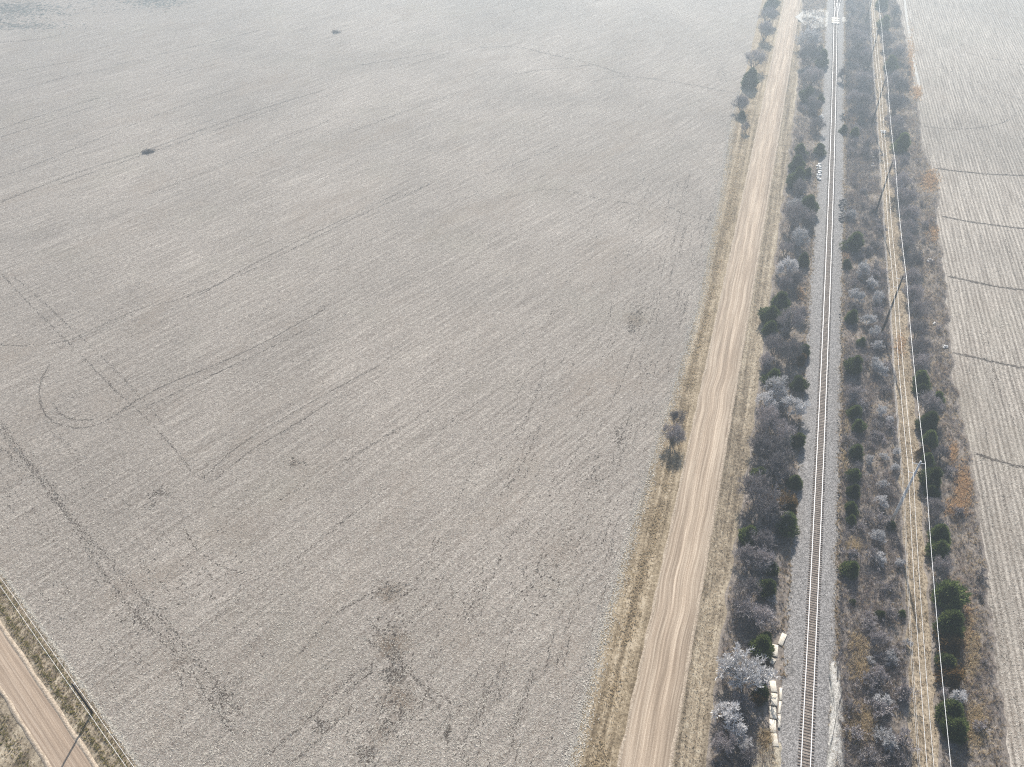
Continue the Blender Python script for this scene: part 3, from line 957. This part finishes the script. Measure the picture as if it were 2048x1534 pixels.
ROW = [('C', 1764, 4, 11), ('C', 1769, 47, 12), ('G', 1790, 30, 13), ('G', 1774, 84, 14), ('C', 1780, 127, 12), ('G', 1795, 108, 13), ('G', 1786, 165, 19), ('G', 1803, 178, 13), ('G', 1790, 210, 17), ('G', 1786, 247, 17),
       ('C', 1805, 287, 14), ('G', 1796, 268, 13), ('G', 1802, 332, 17), ('G', 1799, 373, 19), ('G', 1811, 400, 19), ('G', 1818, 430, 18), ('G', 1812, 460, 18), ('G', 1816, 488, 18),
       ('G', 1826, 522, 17), ('G', 1822, 556, 17), ('G', 1826, 590, 18), ('G', 1834, 622, 18), ('G', 1836, 664, 19), ('G', 1841, 698, 18), ('G', 1838, 730, 17), ('C', 1843, 758, 15),
       ('C', 1842, 778, 11), ('C', 1875, 796, 11), ('G', 1859, 816, 21), ('C', 1858, 846, 19), ('C', 1859, 878, 15), ('R', 1848, 902, 11), ('G', 1884, 908, 14), ('C', 1856, 918, 11),
       ('C', 1866, 956, 20), ('C', 1862, 983, 13), ('G', 1868, 1020, 19), ('C', 1878, 1072, 20), ('C', 1880, 1096, 19), ('G', 1884, 1133, 19), ('C', 1897, 1188, 28), ('C', 1900, 1248, 26),
       ('R', 1907, 1292, 19), ('C', 1893, 1324, 19), ('R', 1907, 1356, 20), ('P', 1912, 1397, 16), ('C', 1904, 1420, 24), ('C', 1913, 1458, 24), ('G', 1886, 1390, 12)]
LOOK = {'G': "grey leafless tree", 'P': "silvery leafless tree", 'C': "dark green cedar", 'R': "rust-brown cedar"}
for lst, where, grp in ((LEFT_EDGE, "on the field side of the gravel road", "trees on the field edge"),
                        (HEDGE, "in the hedge between gravel road and railway", "trees in the hedge beside the railway"),
                        (MIDDLE, "in the brush right of the railway", "trees in the brush under the power line"),
                        (ROW, "in the tree row beside the right field", "trees in the row beside the right field")):
    num = {}
    tot = {}
    for t in lst: tot[t[0]] = tot.get(t[0], 0) + 1
    for (kd, px, py, rp) in sorted(lst, key=lambda q: -q[2]):
        num[kd] = num.get(kd, 0) + 1
        b0 = G(px, py)
        for _ in range(3):
            rad = rp / FPX * depth(np.array([b0[0], b0[1], 2.0]))
            hc = HT[kd] * rad * 0.48
            b0 = G(px, py, hc)
        b0[2] = 0.0
        if tot[kd] == 1: lab = "only %s %s" % (LOOK[kd], where)
        else: lab = "%s %s from the near end %s" % (ordinal(num[kd]), LOOK[kd], where)
        plant(kd, b0, rad * {'P': 1.2, 'G': 1.04}.get(kd, 1.05), lab, grp, random.uniform(0.9, 1.12))

# bare shrubs that fill the brush (one cannot tell one from the next)
def scatter(fl, fr, n, y0, y1, bias=1.3, mrg=0.6):
    """ground points between two borders, denser towards the camera"""
    Y = y0 + (y1 - y0) * rng.random(n) ** bias
    L, Rr = fl(Y) + mrg, fr(Y) - mrg
    X = L + (Rr - L) * rng.random(n)
    return np.column_stack([X, Y])


POLE_Y = [b0[1] for b0 in PB[1:7]]
for (fl, fr, n, where, grp, s0, s1) in (
        (bal_r, strip_l, 190, "in the brush right of railway", "leafless shrubs in the brush right of the railway", 0.9, 2.3),
        (hedge_l, bal_l, 75, "in the hedge left of railway", "leafless shrubs filling the hedge beside the railway", 0.9, 2.0),
        (strip_r, f_right, 70, "in the row beside right field", "leafless shrubs beside the right field", 0.7, 1.6)):
    num = {}
    for x, y in sorted(scatter(fl, fr, n, 52, 500, 1.0, 1.3).tolist(), key=lambda q: q[1]):
        if abs(x - rail_c(y)) < 6 or (fl is hedge_l and y > 425): continue
        sg = sum(1 for q in POLE_Y if y > q)
        num[sg] = num.get(sg, 0) + 1
        lab = "%s small grey shrub %s %s" % (ordinal(num[sg]), "before the nearest power pole," if sg == 0 else "beyond the %s power pole," % ordinal(sg), where)
        plant('S', (x, y, -0.05), random.uniform(s0, s1), lab, grp)

# ------------------------------------------------------------------ ground cover (uncountable)
def tufts(name, pts, hgt, spread, width, blades, mat, label, seed=0, z=0.0):
    r = np.random.default_rng(seed)
    n = len(pts)
    P = np.repeat(np.column_stack([pts, np.full(n, z)]), blades, 0)
    m = len(P)
    s_ = np.repeat(r.uniform(0.55, 1.25, n), blades)
    a = r.uniform(0, 2 * np.pi, m)
    lean = np.abs(r.normal(0, 1, m)) * spread * s_
    H = hgt * s_ * r.uniform(0.6, 1.1, m)
    base = P + np.column_stack([r.normal(0, 0.12, (m, 2)) * hgt, np.zeros(m)])
    tip = base + np.column_stack([lean * np.cos(a), lean * np.sin(a), H])
    b_ = r.uniform(0, np.pi, m)
    side = np.column_stack([np.cos(b_), np.sin(b_), np.zeros(m)]) * width * r.uniform(0.6, 1.3, m)[:, None]
    V = np.stack([base - side, base + side, tip], 1).reshape(-1, 3)
    Fc = np.arange(m * 3).reshape(-1, 3)
    return tag(obj(name, make_mesh(name, V, Fc, M[mat])), label, kind="stuff")


def clump_filter(pts, wl, thr, seed):
    b_ = bumps(pts[:, 0], pts[:, 1], 1.0, seed, wl)
    return pts[b_ > thr]


PANXY = np.array([G(ZX + (a[0] + b_[0]) / 2 / ZS, ZY + (a[1] + b_[1]) / 2 / ZS)[:2] for a, b_, _w, _l in PAN])


def off_panels(p):
    return p[np.min(np.linalg.norm(p[:, None] - PANXY[None], axis=2), 1) > 1.7]


tufts("dry_grass", np.vstack([off_panels(scatter(hedge_l, bal_l, 6000, 45, 520, 1.25)), scatter(bal_r, strip_l, 7000, 45, 520, 1.25), scatter(strip_r, f_right, 9000, 45, 520, 1.25)]),
      0.75, 0.35, 0.045, 6, 'dry_grass', "tan dry grass growing through the brush on both sides of the railway", 1)
tufts("reddish_brush", clump_filter(np.vstack([off_panels(scatter(hedge_l, bal_l, 5000, 45, 520, 1.2)), scatter(bal_r, strip_l, 9000, 45, 520, 1.2), scatter(strip_r, f_right, 6000, 45, 520, 1.2)]), 16, 0.0, 11),
      1.0, 0.5, 0.03, 9, 'red_brush', "low reddish brown brush along the railway", 2)
tufts("grey_brush", clump_filter(np.vstack([off_panels(scatter(hedge_l, bal_l, 7000, 45, 520, 1.1)), scatter(bal_r, strip_l, 19000, 45, 520, 1.1), scatter(strip_r, f_right, 7000, 45, 520, 1.1)]), 20, -0.5, 12),
      1.4, 0.7, 0.026, 9, 'twig', "low grey leafless undergrowth along the railway", 3)
tufts("strip_grass", scatter(strip_l, strip_r, 7000, 45, 500, 1.2, 0.1), 0.4, 0.25, 0.04, 5, 'dry_grass', "short tan grass in the cleared strip under the wires", 4)
# ballast edge grass
eY = 45 + 460 * rng.random(5000) ** 1.2
edge = np.concatenate([np.column_stack([bal_r(eY[:3000]) + rng.normal(0.3, 0.5, 3000), eY[:3000]]), np.column_stack([bal_l(eY[3000:]) + rng.normal(-0.3, 0.5, 2000), eY[3000:]])])
tufts("edge_grass", off_panels(edge), 0.6, 0.3, 0.05, 6, 'dry_grass', "straw coloured grass lining the ballast edges", 5)
tufts("verge_grass", np.vstack([scatter(f_left, road_l, 9000, 45, 430, 1.3, 0.1), scatter(road_r, hedge_l, 9000, 45, 430, 1.3, 0.6)]), 0.22, 0.16, 0.045, 4, 'dry_grass',
      "short dry grass on the verges of the gravel road", 6, -0.1)
tufts("golden_verge_grass", clump_filter(np.column_stack([(lambda Y: f_left(Y) + (road_l(Y) - f_left(Y)) * rng.normal(0.55, 0.13, len(Y)))(yy := 45 + 380 * rng.random(9000) ** 1.2), yy]), 22, -0.2, 13),
      0.2, 0.2, 0.07, 5, 'gold_grass', "golden grass streak on the verge beside the stubble field", 7, -0.12)


def blob_pts(pix_r, n):
    out = []
    for (px, py, rx, ry_, w_) in pix_r:
        k_ = int(n * w_)
        q = rng.normal(0, 0.55, (k_, 2))
        out += [G(px + rx * a, py + ry_ * b_)[:2] for a, b_ in q]
    return np.array(out)


tufts("orange_grass", blob_pts([(1858, 362, 16, 20, 1), (1926, 975, 14, 40, 1.5), (1912, 1015, 20, 18, .8), (1822, 120, 7, 50, 1), (1834, 185, 9, 12, .6), (1905, 905, 9, 20, .4), (1865, 465, 10, 20, .4),
                                (1695, 510, 8, 12, .3), (1600, 590, 8, 12, .3), (1700, 232, 10, 10, .2), (1715, 245, 14, 8, .2), (1925, 1240, 20, 50, .6), (1800, 690, 9, 25, .3)], 420),
      0.95, 0.4, 0.055, 6, 'orange_grass', "orange brown bluestem grass in patches along the field edge", 8)
tufts("golden_grass", blob_pts([(1720, 1447, 26, 32, 2.2), (1722, 1336, 20, 28, 1.2), (1716, 1290, 18, 20, .5), (1705, 1095, 14, 16, .5), (1940, 1300, 18, 60, 1), (1950, 1450, 22, 50, 1),
                                (1692, 900, 5, 60, .7), (1530, 1480, 14, 20, .4)], 500),
      0.9, 0.42, 0.05, 6, 'gold_grass', "golden grass clumps right of the track near the pale gravel", 9)
# ditch along the dirt road
def dpts(n, l0, l1, s0=-60, s1=60):
    s_ = rng.uniform(s0, s1, n); l_ = rng.uniform(l0, l1, n)
    return DA[None] + dv[None] * s_[:, None] + nv[None] * l_[:, None]


def dn(n, lc, sg):
    s_ = rng.uniform(-60, 60, n); l_ = rng.normal(lc, sg, n)
    return DA[None] + dv[None] * s_[:, None] + nv[None] * l_[:, None]


LF = L_FIELD
tufts("ditch_grass", np.vstack([dpts(3500, 0.4, LF), dpts(2500, L_ROADL - 6.5, L_ROADL - 0.8)]), 0.3, 0.2, 0.05, 5, 'dry_grass', "dry grass in the ditches of the dirt road", 10, 0.03)
tufts("olive_ditch_grass", np.vstack([dn(1300, LF * 0.28, 0.35), dn(1100, LF * 0.7, 0.4), dn(1500, L_ROADL - 2.6, 0.6)]), 0.45, 0.25, 0.06, 5, 'green_grass', "yellow green grass streaks in the ditches of the dirt road", 11, 0.03)


# crop residue flecks on the fields
def flecks(name, pts, label, seed=0, l0=0.1, l1=0.34, w0=0.03):
    r = np.random.default_rng(seed)
    n = len(pts)
    a = r.uniform(0, np.pi, n); ln = r.uniform(l0, l1, n) / 2; wd = w0 * r.uniform(0.6, 1.4, n)
    u = np.column_stack([np.cos(a), np.sin(a), r.normal(0, 0.25, n)]) * ln[:, None]
    v = np.column_stack([-np.sin(a), np.cos(a), r.normal(0, 0.3, n)]) * wd[:, None]
    c0 = np.column_stack([pts, np.full(n, 0.05)])
    V = np.stack([c0 - u - v, c0 + u - v, c0 + u + v, c0 - u + v], 1).reshape(-1, 3)
    V[:, 2] = np.maximum(V[:, 2], 0.006)
    return tag(obj(name, make_mesh(name, V, np.arange(n * 4).reshape(-1, 4), M['straw'])), label, kind="stuff")


n = 330000
Y = 40 + 300 * rng.random(n) ** 1.5
X = -0.62 * (Y + 75) + (f_left(Y) - 0.2 + 0.62 * (Y + 75)) * rng.random(n)
P2 = np.column_stack([X, Y])
ld = (P2 - DA[None]) @ nv
flecks("crop_residue", P2[ld > LF + 0.1], "pale bits of crop residue strewn over the large stubble field", 1)
n = 70000
Y = 40 + 260 * rng.random(n) ** 1.3
X = f_right(Y) + 0.3 + rng.random(n) * (18 + 0.3 * Y)
flecks("crop_residue", np.column_stack([X, Y]), "pale bits of crop residue strewn over the right field", 2)

flecks("field_edge_straw", dn(9000, LF + 0.05, 0.2), "pale line of dry straw where the stubble field meets the ditch", 3, 0.15, 0.5, 0.06)
flecks("verge_straw", np.column_stack([f_left(yy := 45 + 300 * rng.random(16000) ** 1.3) + rng.normal(0.3, 0.9, 16000), yy]), "pale straw along the field border of the verge", 4, 0.15, 0.4, 0.045)

# bare soil showing along wheel tracks, gullies and spots
class Soil:
    def __init__(s): s.p = []; s.d = []; s.z = []

    def line(s, pix, wdt=0.35, size=0.4, keep=0.75, step=0.28, gap=9.0, seed=None, off=0.0, world=False):
        P = np.array(pix, float) if world else np.array([G(*q)[:2] for q in pix])
        # smooth resample
        for _ in range(2):
            Qp = [P[0]]
            for a, b_ in zip(P[:-1], P[1:]): Qp += [a * 0.75 + b_ * 0.25, a * 0.25 + b_ * 0.75]
            P = np.array(Qp + [P[-1]])
        seg = np.linalg.norm(np.diff(P, axis=0), axis=1); cum = np.concatenate([[0], np.cumsum(seg)])
        t = np.arange(0, cum[-1], step)
        x = np.interp(t, cum, P[:, 0]); y = np.interp(t, cum, P[:, 1])
        tx = np.gradient(x); ty = np.gradient(y); L = np.hypot(tx, ty) + 1e-9
        tx, ty = tx / L, ty / L
        ph = rng.uniform(0, 6.28, 3)
        den = keep + 0.24 * (np.sin(t * 2 * np.pi / gap + ph[0]) + np.sin(t * 2 * np.pi / (gap * 2.7) + ph[1])) * 0.6
        ok = rng.random(len(t)) < den
        j = rng.normal(0, wdt * 0.5, len(t)) + off
        q = np.column_stack([x + ty * j, y - tx * j])[ok]
        s.p.append(q); s.d.append(np.arctan2(ty, tx)[ok]); s.z.append(size * rng.uniform(0.35, 1.2, ok.sum()))

    def spot(s, px, py, rx, ry_, n, size=0.5, ang=None):
        n = int(n * 1.2)
        q = rng.normal(0, 0.5, (n, 2))
        pts = np.array([G(px + rx * a, py + ry_ * b_)[:2] for a, b_ in q])
        s.p.append(pts); s.d.append(np.full(n, 0.8 if ang is None else ang) + rng.normal(0, 0.4, n)); s.z.append(size * rng.uniform(0.3, 1.2, n))

    def build(s, label, aspect=2.0):
        p = np.vstack(s.p); d = np.concatenate(s.d); z = np.concatenate(s.z); n = len(p); k_ = 6
        th = np.linspace(0, 2 * np.pi, k_, endpoint=False)
        rr = rng.uniform(0.55, 1.2, (n, k_)) * z[:, None] * 0.5
        lx = rr * np.cos(th) * math.sqrt(aspect); ly = rr * np.sin(th) / math.sqrt(aspect)
        x = p[:, :1] + lx * np.cos(d)[:, None] - ly * np.sin(d)[:, None]
        y = p[:, 1:] + lx * np.sin(d)[:, None] + ly * np.cos(d)[:, None]
        zz = (0.012 + 0.02 * rng.random(n))[:, None] + 0 * x
        V = np.stack([x, y, zz], -1).reshape(-1, 3)
        return tag(obj("bare_soil", make_mesh("bare_soil", V, np.arange(n * k_).reshape(-1, k_), M['soil'])), label, kind="stuff")


S = Soil()
for pix, kp, wd in [
    ([(0, 842), (35, 895), (77, 945)], 1.1, .5), ([(0, 858), (40, 912), (80, 955)], .5, .4), ([(0, 898), (60, 945), (135, 1005)], .6, .8),
    ([(80, 955), (115, 1000), (160, 1062), (195, 1134), (255, 1205), (330, 1290), (400, 1372), (470, 1468)], .75, .55),
    ([(95, 985), (180, 1075), (230, 1134), (285, 1195), (345, 1262), (420, 1352), (480, 1430)], .75, .55),
    ([(0, 545), (63, 612), (142, 690), (196, 745), (247, 796), (310, 850), (390, 950)], .38, .25),
    ([(30, 555), (95, 612), (160, 672), (215, 725), (265, 775), (330, 850)], .3, .25),
    ([(100, 728), (80, 762), (78, 798), (90, 830), (112, 848), (150, 857), (192, 852), (232, 830), (280, 795), (340, 765), (420, 735), (520, 690), (600, 645), (650, 618)], .62, .2),
    ([(107, 805), (120, 830), (150, 841), (187, 839)], .6, .2),
    ([(290, 815), (420, 752), (520, 706), (610, 660)], .4, .2),
    ([(0, 690), (60, 692), (140, 683), (200, 652), (290, 612), (364, 600), (500, 542), (640, 470), (720, 430), (860, 368)], .4, .25),
    ([(400, 590), (500, 530), (600, 480), (700, 432), (800, 385)], .4, .25),
    ([(405, 957), (475, 891), (560, 840), (648, 790), (760, 730)], .5, .2), ([(430, 960), (500, 900), (590, 850), (655, 806)], .5, .2),
    ([(360, 1015), (372, 1070), (410, 1115), (460, 1143), (520, 1146), (570, 1134), (620, 1095), (690, 1040), (780, 970)], .24, .3),
    ([(0, 258), (100, 225), (200, 195)], .5, .4), ([(0, 275), (110, 238), (190, 212)], .35, .4),
    ([(0, 355), (100, 318), (200, 275), (290, 240), (360, 212), (480, 175)], .42, .35),
    ([(0, 405), (150, 345), (290, 303), (400, 260), (540, 212), (650, 180)], .75, .35), ([(120, 368), (270, 315), (410, 268), (560, 215)], .5, .35),
    ([(0, 190), (90, 165), (165, 145)], .5, .4), ([(320, 155), (380, 140), (430, 128)], .4, .5), ([(230, 130), (380, 95), (520, 60)], .45, .4), ([(0, 85), (90, 78), (150, 60)], .5, .4),
    ([(300, 388), (420, 340), (540, 290), (660, 240)], .35, .35), ([(700, 265), (830, 215), (930, 180)], .35, .35), ([(0, 150), (100, 130), (170, 120)], .4, .35),
    ([(720, 130), (800, 118), (870, 105)], .5, .4), ([(960, 95), (1040, 92), (1100, 110), (1160, 120), (1250, 150)], .6, .5), ([(1020, 150), (1080, 140), (1180, 130)], .5, .5),
    ([(820, 130), (900, 105)], .4, .4), ([(970, 350), (1050, 320), (1120, 290)], .4, .35), ([(1180, 165), (1240, 150), (1330, 160), (1440, 180), (1470, 186)], .55, .5),
    ([(1000, 400), (1100, 372), (1200, 400), (1290, 410)], .3, .5), ([(1335, 412), (1380, 435), (1430, 440)], .3, .4),
    ([(530, 1512), (590, 1468), (650, 1405), (700, 1352), (745, 1330)], .6, .4), ([(578, 1530), (640, 1478), (673, 1444), (707, 1412)], .8, .35),
    ([(600, 1308), (638, 1260), (679, 1219), (739, 1190)], .5, .3), ([(685, 1390), (715, 1365), (745, 1343)], .7, .3),
    ([(736, 1238), (780, 1290), (830, 1355), (881, 1418)], .6, .3), ([(727, 1273), (775, 1310), (850, 1375), (910, 1408)], .45, .3),
    ([(980, 1368), (960, 1420), (932, 1482), (915, 1520)], .8, .5), ([(1068, 1336), (1050, 1390), (1033, 1444), (1020, 1500)], .6, .4), ([(976, 1156), (950, 1200), (929, 1245)], .6, .6),
    ([(1022, 1260), (1015, 1300), (1000, 1340), (985, 1400), (960, 1470)], .35, .4), ([(870, 1470), (895, 1440), (920, 1400)], .5, .5), ([(990, 1000), (1020, 970), (1060, 900), (1090, 830)], .35, .3),
    ([(690, 1460), (725, 1500), (745, 1534)], .6, .8), ([(345, 1330), (365, 1370), (375, 1420), (360, 1460)], .3, .4), ([(1240, 860), (1240, 890), (1225, 930)], .5, .6),
    ([(1090, 715), (1085, 760), (1060, 820), (1030, 880)], .3, .3), ([(880, 860), (960, 800), (1040, 760)], .28, .3), ([(560, 1000), (640, 950), (760, 880), (860, 820)], .3, .3)]:
    S.line(pix, wd * 1.6, 0.34, min(1.2, kp * 1.5), step=0.12, gap=14)
# field rows in the background, lightly marked
for k_ in range(60):
    a = G(rng.uniform(-200, 1300), rng.uniform(60, 900))[:2]
    L = rng.uniform(12, 45); dr = np.array([math.sin(R(42)), math.cos(R(42))])
    if a[0] + dr[0] * L > f_left(a[1] + dr[1] * L) - 8: continue
    S.line([a, a + dr * L * .5, a + dr * L], 0.3, 0.35, rng.uniform(.2, .5), world=True, step=.4)
# headland rows parallel to the gravel road
for k_ in range(270):
    Y0 = rng.uniform(50, 260); off = 1.5 + 40 * rng.random() ** 1.2; L = rng.uniform(4, 18)
    yy = np.array([Y0, Y0 + L / 2, Y0 + L])
    S.line(np.column_stack([f_left(yy) - off, yy]), 0.25, 0.38, rng.uniform(.3, .8) * (1 if off < 18 else .6), world=True, step=.35, gap=4)
# headland rows parallel to the dirt road
for k_ in range(70):
    s0_ = rng.uniform(-50, 45); l_ = LF + 3 + rng.random() * 26; L = rng.uniform(4, 14)
    S.line([DW(s0_, l_)[:2], DW(s0_ + L, l_ + rng.normal(0, .3))[:2]], 0.3, 0.35, rng.uniform(.2, .5), world=True, step=.35, gap=4)
for a in [(785, 1262, 32, 34, 90), (778, 1180, 34, 22, 90), (790, 1348, 26, 22, 170), (790, 1305, 20, 14, 60), (800, 1410, 45, 40, 110), (775, 1455, 30, 20, 70), (1275, 625, 16, 26, 90),
          (1265, 655, 14, 22, 70), (1240, 870, 14, 20, 50), (640, 1450, 20, 20, 50), (730, 1510, 26, 20, 70), (590, 925, 16, 10, 40), (320, 985, 20, 10, 40), (895, 1470, 8, 26, 40), (300, 1010, 20, 20, 30),
          (1080, 1160, 70, 60, 80), (1130, 1080, 60, 80, 70), (1180, 950, 30, 60, 60), (280, 1230, 60, 40, 60), (450, 1400, 40, 50, 90), (1290, 740, 16, 40, 40), (1440, 150, 24, 20, 60), (1110, 110, 60, 16, 70), (870, 1190, 80, 60, 60), (400, 1150, 150, 100, 120)]:
    S.spot(*a)
S.build("dark bare soil in wheel tracks and wet spots of the large stubble field")
S = Soil()
for pix in ([(1885, 433), (1930, 442), (1985, 450), (2060, 459), (2160, 470)], [(1898, 553), (1940, 562), (1990, 573), (2060, 582), (2160, 592)], [(1905, 705), (1955, 716), (2000, 727), (2060, 738), (2160, 752)],
            [(1953, 908), (1985, 918), (2020, 928), (2060, 938), (2160, 955)], [(1868, 336), (1920, 343), (1980, 349), (2060, 351), (2160, 356)]):
    for _ in range(3): S.line(pix, 0.5, 0.55, 0.8, step=.2)
for pix, kp in [([(1848, 252), (1890, 258), (1940, 258), (1985, 252), (2015, 242), (2032, 226)], .8), ([(1820, 75), (1880, 92), (1950, 110), (2048, 130)], .5), ([(1860, 130), (1920, 148), (1990, 180), (2040, 200)], .5), ([(1840, 3), (1920, 15), (2048, 42)], .4)]:
    S.line(pix, 0.5, 0.5, kp, step=.25)
for k_ in range(230):
    Y0 = rng.uniform(60, 420); x0 = f_right(Y0) + 1 + rng.random() * (22 + Y0 * .28); L = rng.uniform(8, 40)
    dr = np.array([math.sin(R(15.5)), math.cos(R(15.5))])
    if x0 + dr[0] * L < f_right(Y0 + dr[1] * L) + 1: continue
    S.line([np.array([x0, Y0]), np.array([x0, Y0]) + dr * L], 0.2, 0.36, rng.uniform(.15, .5), world=True, step=.35, gap=5)
S.build("dark gullies and row gaps crossing the right field")

# ------------------------------------------------------------------ rubble, brush piles, pale track
def stones(name, pix_list, n, s0, s1, mat, label, cat=None, kind="stuff", seed=0, zmul=0.7):
    r = np.random.default_rng(seed)
    V, Fc = [], []
    base = np.array([(1, 0, 0), (-1, 0, 0), (0, 1, 0), (0, -1, 0), (0, 0, 1), (0, 0, -1)], float)
    tri = [(0, 2, 4), (2, 1, 4), (1, 3, 4), (3, 0, 4), (2, 0, 5), (1, 2, 5), (3, 1, 5), (0, 3, 5)]
    for (px, py, rx, ry_, w_) in pix_list:
        for _ in range(int(n * w_)):
            q = r.uniform(-1, 1, 2); p = G(px + rx * q[0], py + ry_ * q[1]); s_ = r.uniform(s0, s1)
            M_ = np.array(Matrix.Rotation(r.uniform(0, 6.28), 3, r.normal(size=3)))
            v = (base * r.uniform(0.6, 1.2, (6, 3))) @ M_.T * s_
            v[:, 2] *= zmul
            n0 = len(V); V.extend(v + p + np.array([0, 0, s_ * 0.35 + 0.1])); Fc += [tuple(i + n0 for i in t) for t in tri]
    return tag(obj(name, make_mesh(name, np.array(V), np.array(Fc), M[mat])), label, cat, kind=kind)


stones("rock_pile", [(1686, 412, 8, 14, 1), (1687, 436, 10, 9, 1)], 65, 0.28, 0.65, 'rock', "heap of dark riprap rocks at the right edge of the ballast", seed=1)
stones("rock_pile", [(1684, 236, 7, 8, 1)], 40, 0.28, 0.6, 'rock', "small heap of dark rocks farther along the right ballast edge", seed=2)
stones("ballast_edge_stones", [(1683, 620, 4, 200, 1), (1678, 1000, 5, 160, 1), (1681, 1240, 6, 70, .5)], 90, 0.12, 0.3, 'rock', "scattered dark stones along the right ballast edge", seed=3)
stones("white_rubble", [(1637, 345, 4, 16, 1), (1643, 234, 4, 3, .4)], 26, 0.4, 0.95, 'white_rock', "strip of white rubble left of the track beside two cedars", seed=4, zmul=0.35)
stones("white_rubble", [(1745, 322, 2, 12, .5), (1767, 265, 5, 2.5, .7)], 22, 0.3, 0.7, 'white_rock', "white rubble under the power line wires", seed=5, zmul=0.35)
stones("white_rubble", [(1860, 522, 5, 3, .5), (1890, 694, 4, 3, .4), (1868, 648, 3, 2, .2)], 22, 0.3, 0.6, 'white_rock', "scraps of white rubble at the edge of the right field", seed=6, zmul=0.35)
stones("white_rubble", [(1622, 36, 16, 9, 1)], 40, 0.3, 0.8, 'white_rock', "white rubble on the approach to the far crossing", seed=7, zmul=0.35)


def brush_pile(px, py, rm, label, seed):
    r = np.random.default_rng(seed)
    b0 = G(px, py); o = empty("brush_pile", b0); tag(o, label, "brush pile")
    g_ = Geo()
    for _ in range(90):
        a = r.uniform(0, 6.28); q = np.array([r.normal(0, rm * .45), r.normal(0, rm * .35), abs(r.normal(0.3, 0.25))])
        d = np.array([math.cos(a), math.sin(a), r.normal(0, .35)]) * r.uniform(.5, 1.3) * rm * .5
        g_.tube([q - d, q + d], r.uniform(.02, .06), 4, cap=False)
    obj("branches", g_.build("branches", M['bark']), o)
    for _ in range(14):
        g2 = Geo()
        q = np.array([r.normal(0, rm * .4), r.normal(0, rm * .3), r.uniform(0, .2)])
        Mx = np.array(Matrix.Rotation(r.uniform(0, 6), 3, r.normal(size=3)))
        g2.box(q, r.uniform(.3, .8, 3), Mx)
        obj("clod", g2.build("clod", M['rock']), o)


brush_pile(297, 304, 2.2, "small dark brush pile in the upper left of the stubble field", 1)
brush_pile(672, 65, 2.2, "small dark brush pile near the top of the stubble field", 2)

# pale farm track at the top right field edge
tp = [(1808, -10), (1814, 40), (1820, 75), (1829, 130), (1836, 160), (1839, 178)]
W = np.array([G(*p)[:2] for p in tp]); o_ = np.argsort(W[:, 1]); W = W[o_]
fy = lambda Y: np.interp(Y, W[:, 1], W[:, 0])
tr = ribbon("farm_track", lambda Y: fy(Y) - 0.55, lambda Y: fy(Y) + 0.55, 2, M['pale_gravel'], lambda X, Y, t: 0.06 + 0.05 * np.sin(np.pi * t), ys=np.arange(W[0, 1], W[-1, 1], 3.0))
tag(tr, "thin white track along the top right field edge", kind="structure")

# darker damp grass at the top left of the field
M['damp'] = plain_mat("damp_grass", [(0.07, 0.072, 0.065), (0.12, 0.12, 0.108), (0.18, 0.175, 0.155)], 0.95, 0.1)
S = Soil()
for a in [(20, 18, 130, 16, 900), (-60, 40, 120, 14, 500), (310, 2, 60, 14, 500), (200, -10, 160, 10, 500), (60, 52, 90, 7, 200)]:
    S.spot(*a, size=1.5)
o_ = S.build("dark damp grass at the top left corner of the stubble field")
o_.name = "damp_grass"; o_.data.materials.clear(); o_.data.materials.append(M['damp'])

# ------------------------------------------------------------------ hazy air
hm = bpy.data.materials.new("haze_air"); hm.use_nodes = True
ht = hm.node_tree
for n_ in list(ht.nodes): ht.nodes.remove(n_)
ho = ht.nodes.new("ShaderNodeOutputMaterial"); hv = ht.nodes.new("ShaderNodeVolumePrincipled")
hv.inputs["Color"].default_value = (0.74, 0.88, 1.0, 1)
hv.inputs["Density"].default_value = HAZE_DENSITY
hv.inputs["Anisotropy"].default_value = HAZE_ANISO
ht.links.new(hv.outputs[0], ho.inputs["Volume"])
g = Geo(); g.box((0, 2250, 71.5), (8400, 7900, 147))
tag(obj("haze", g.build("haze", hm)), "thin pale haze in the air over the whole scene", kind="stuff")
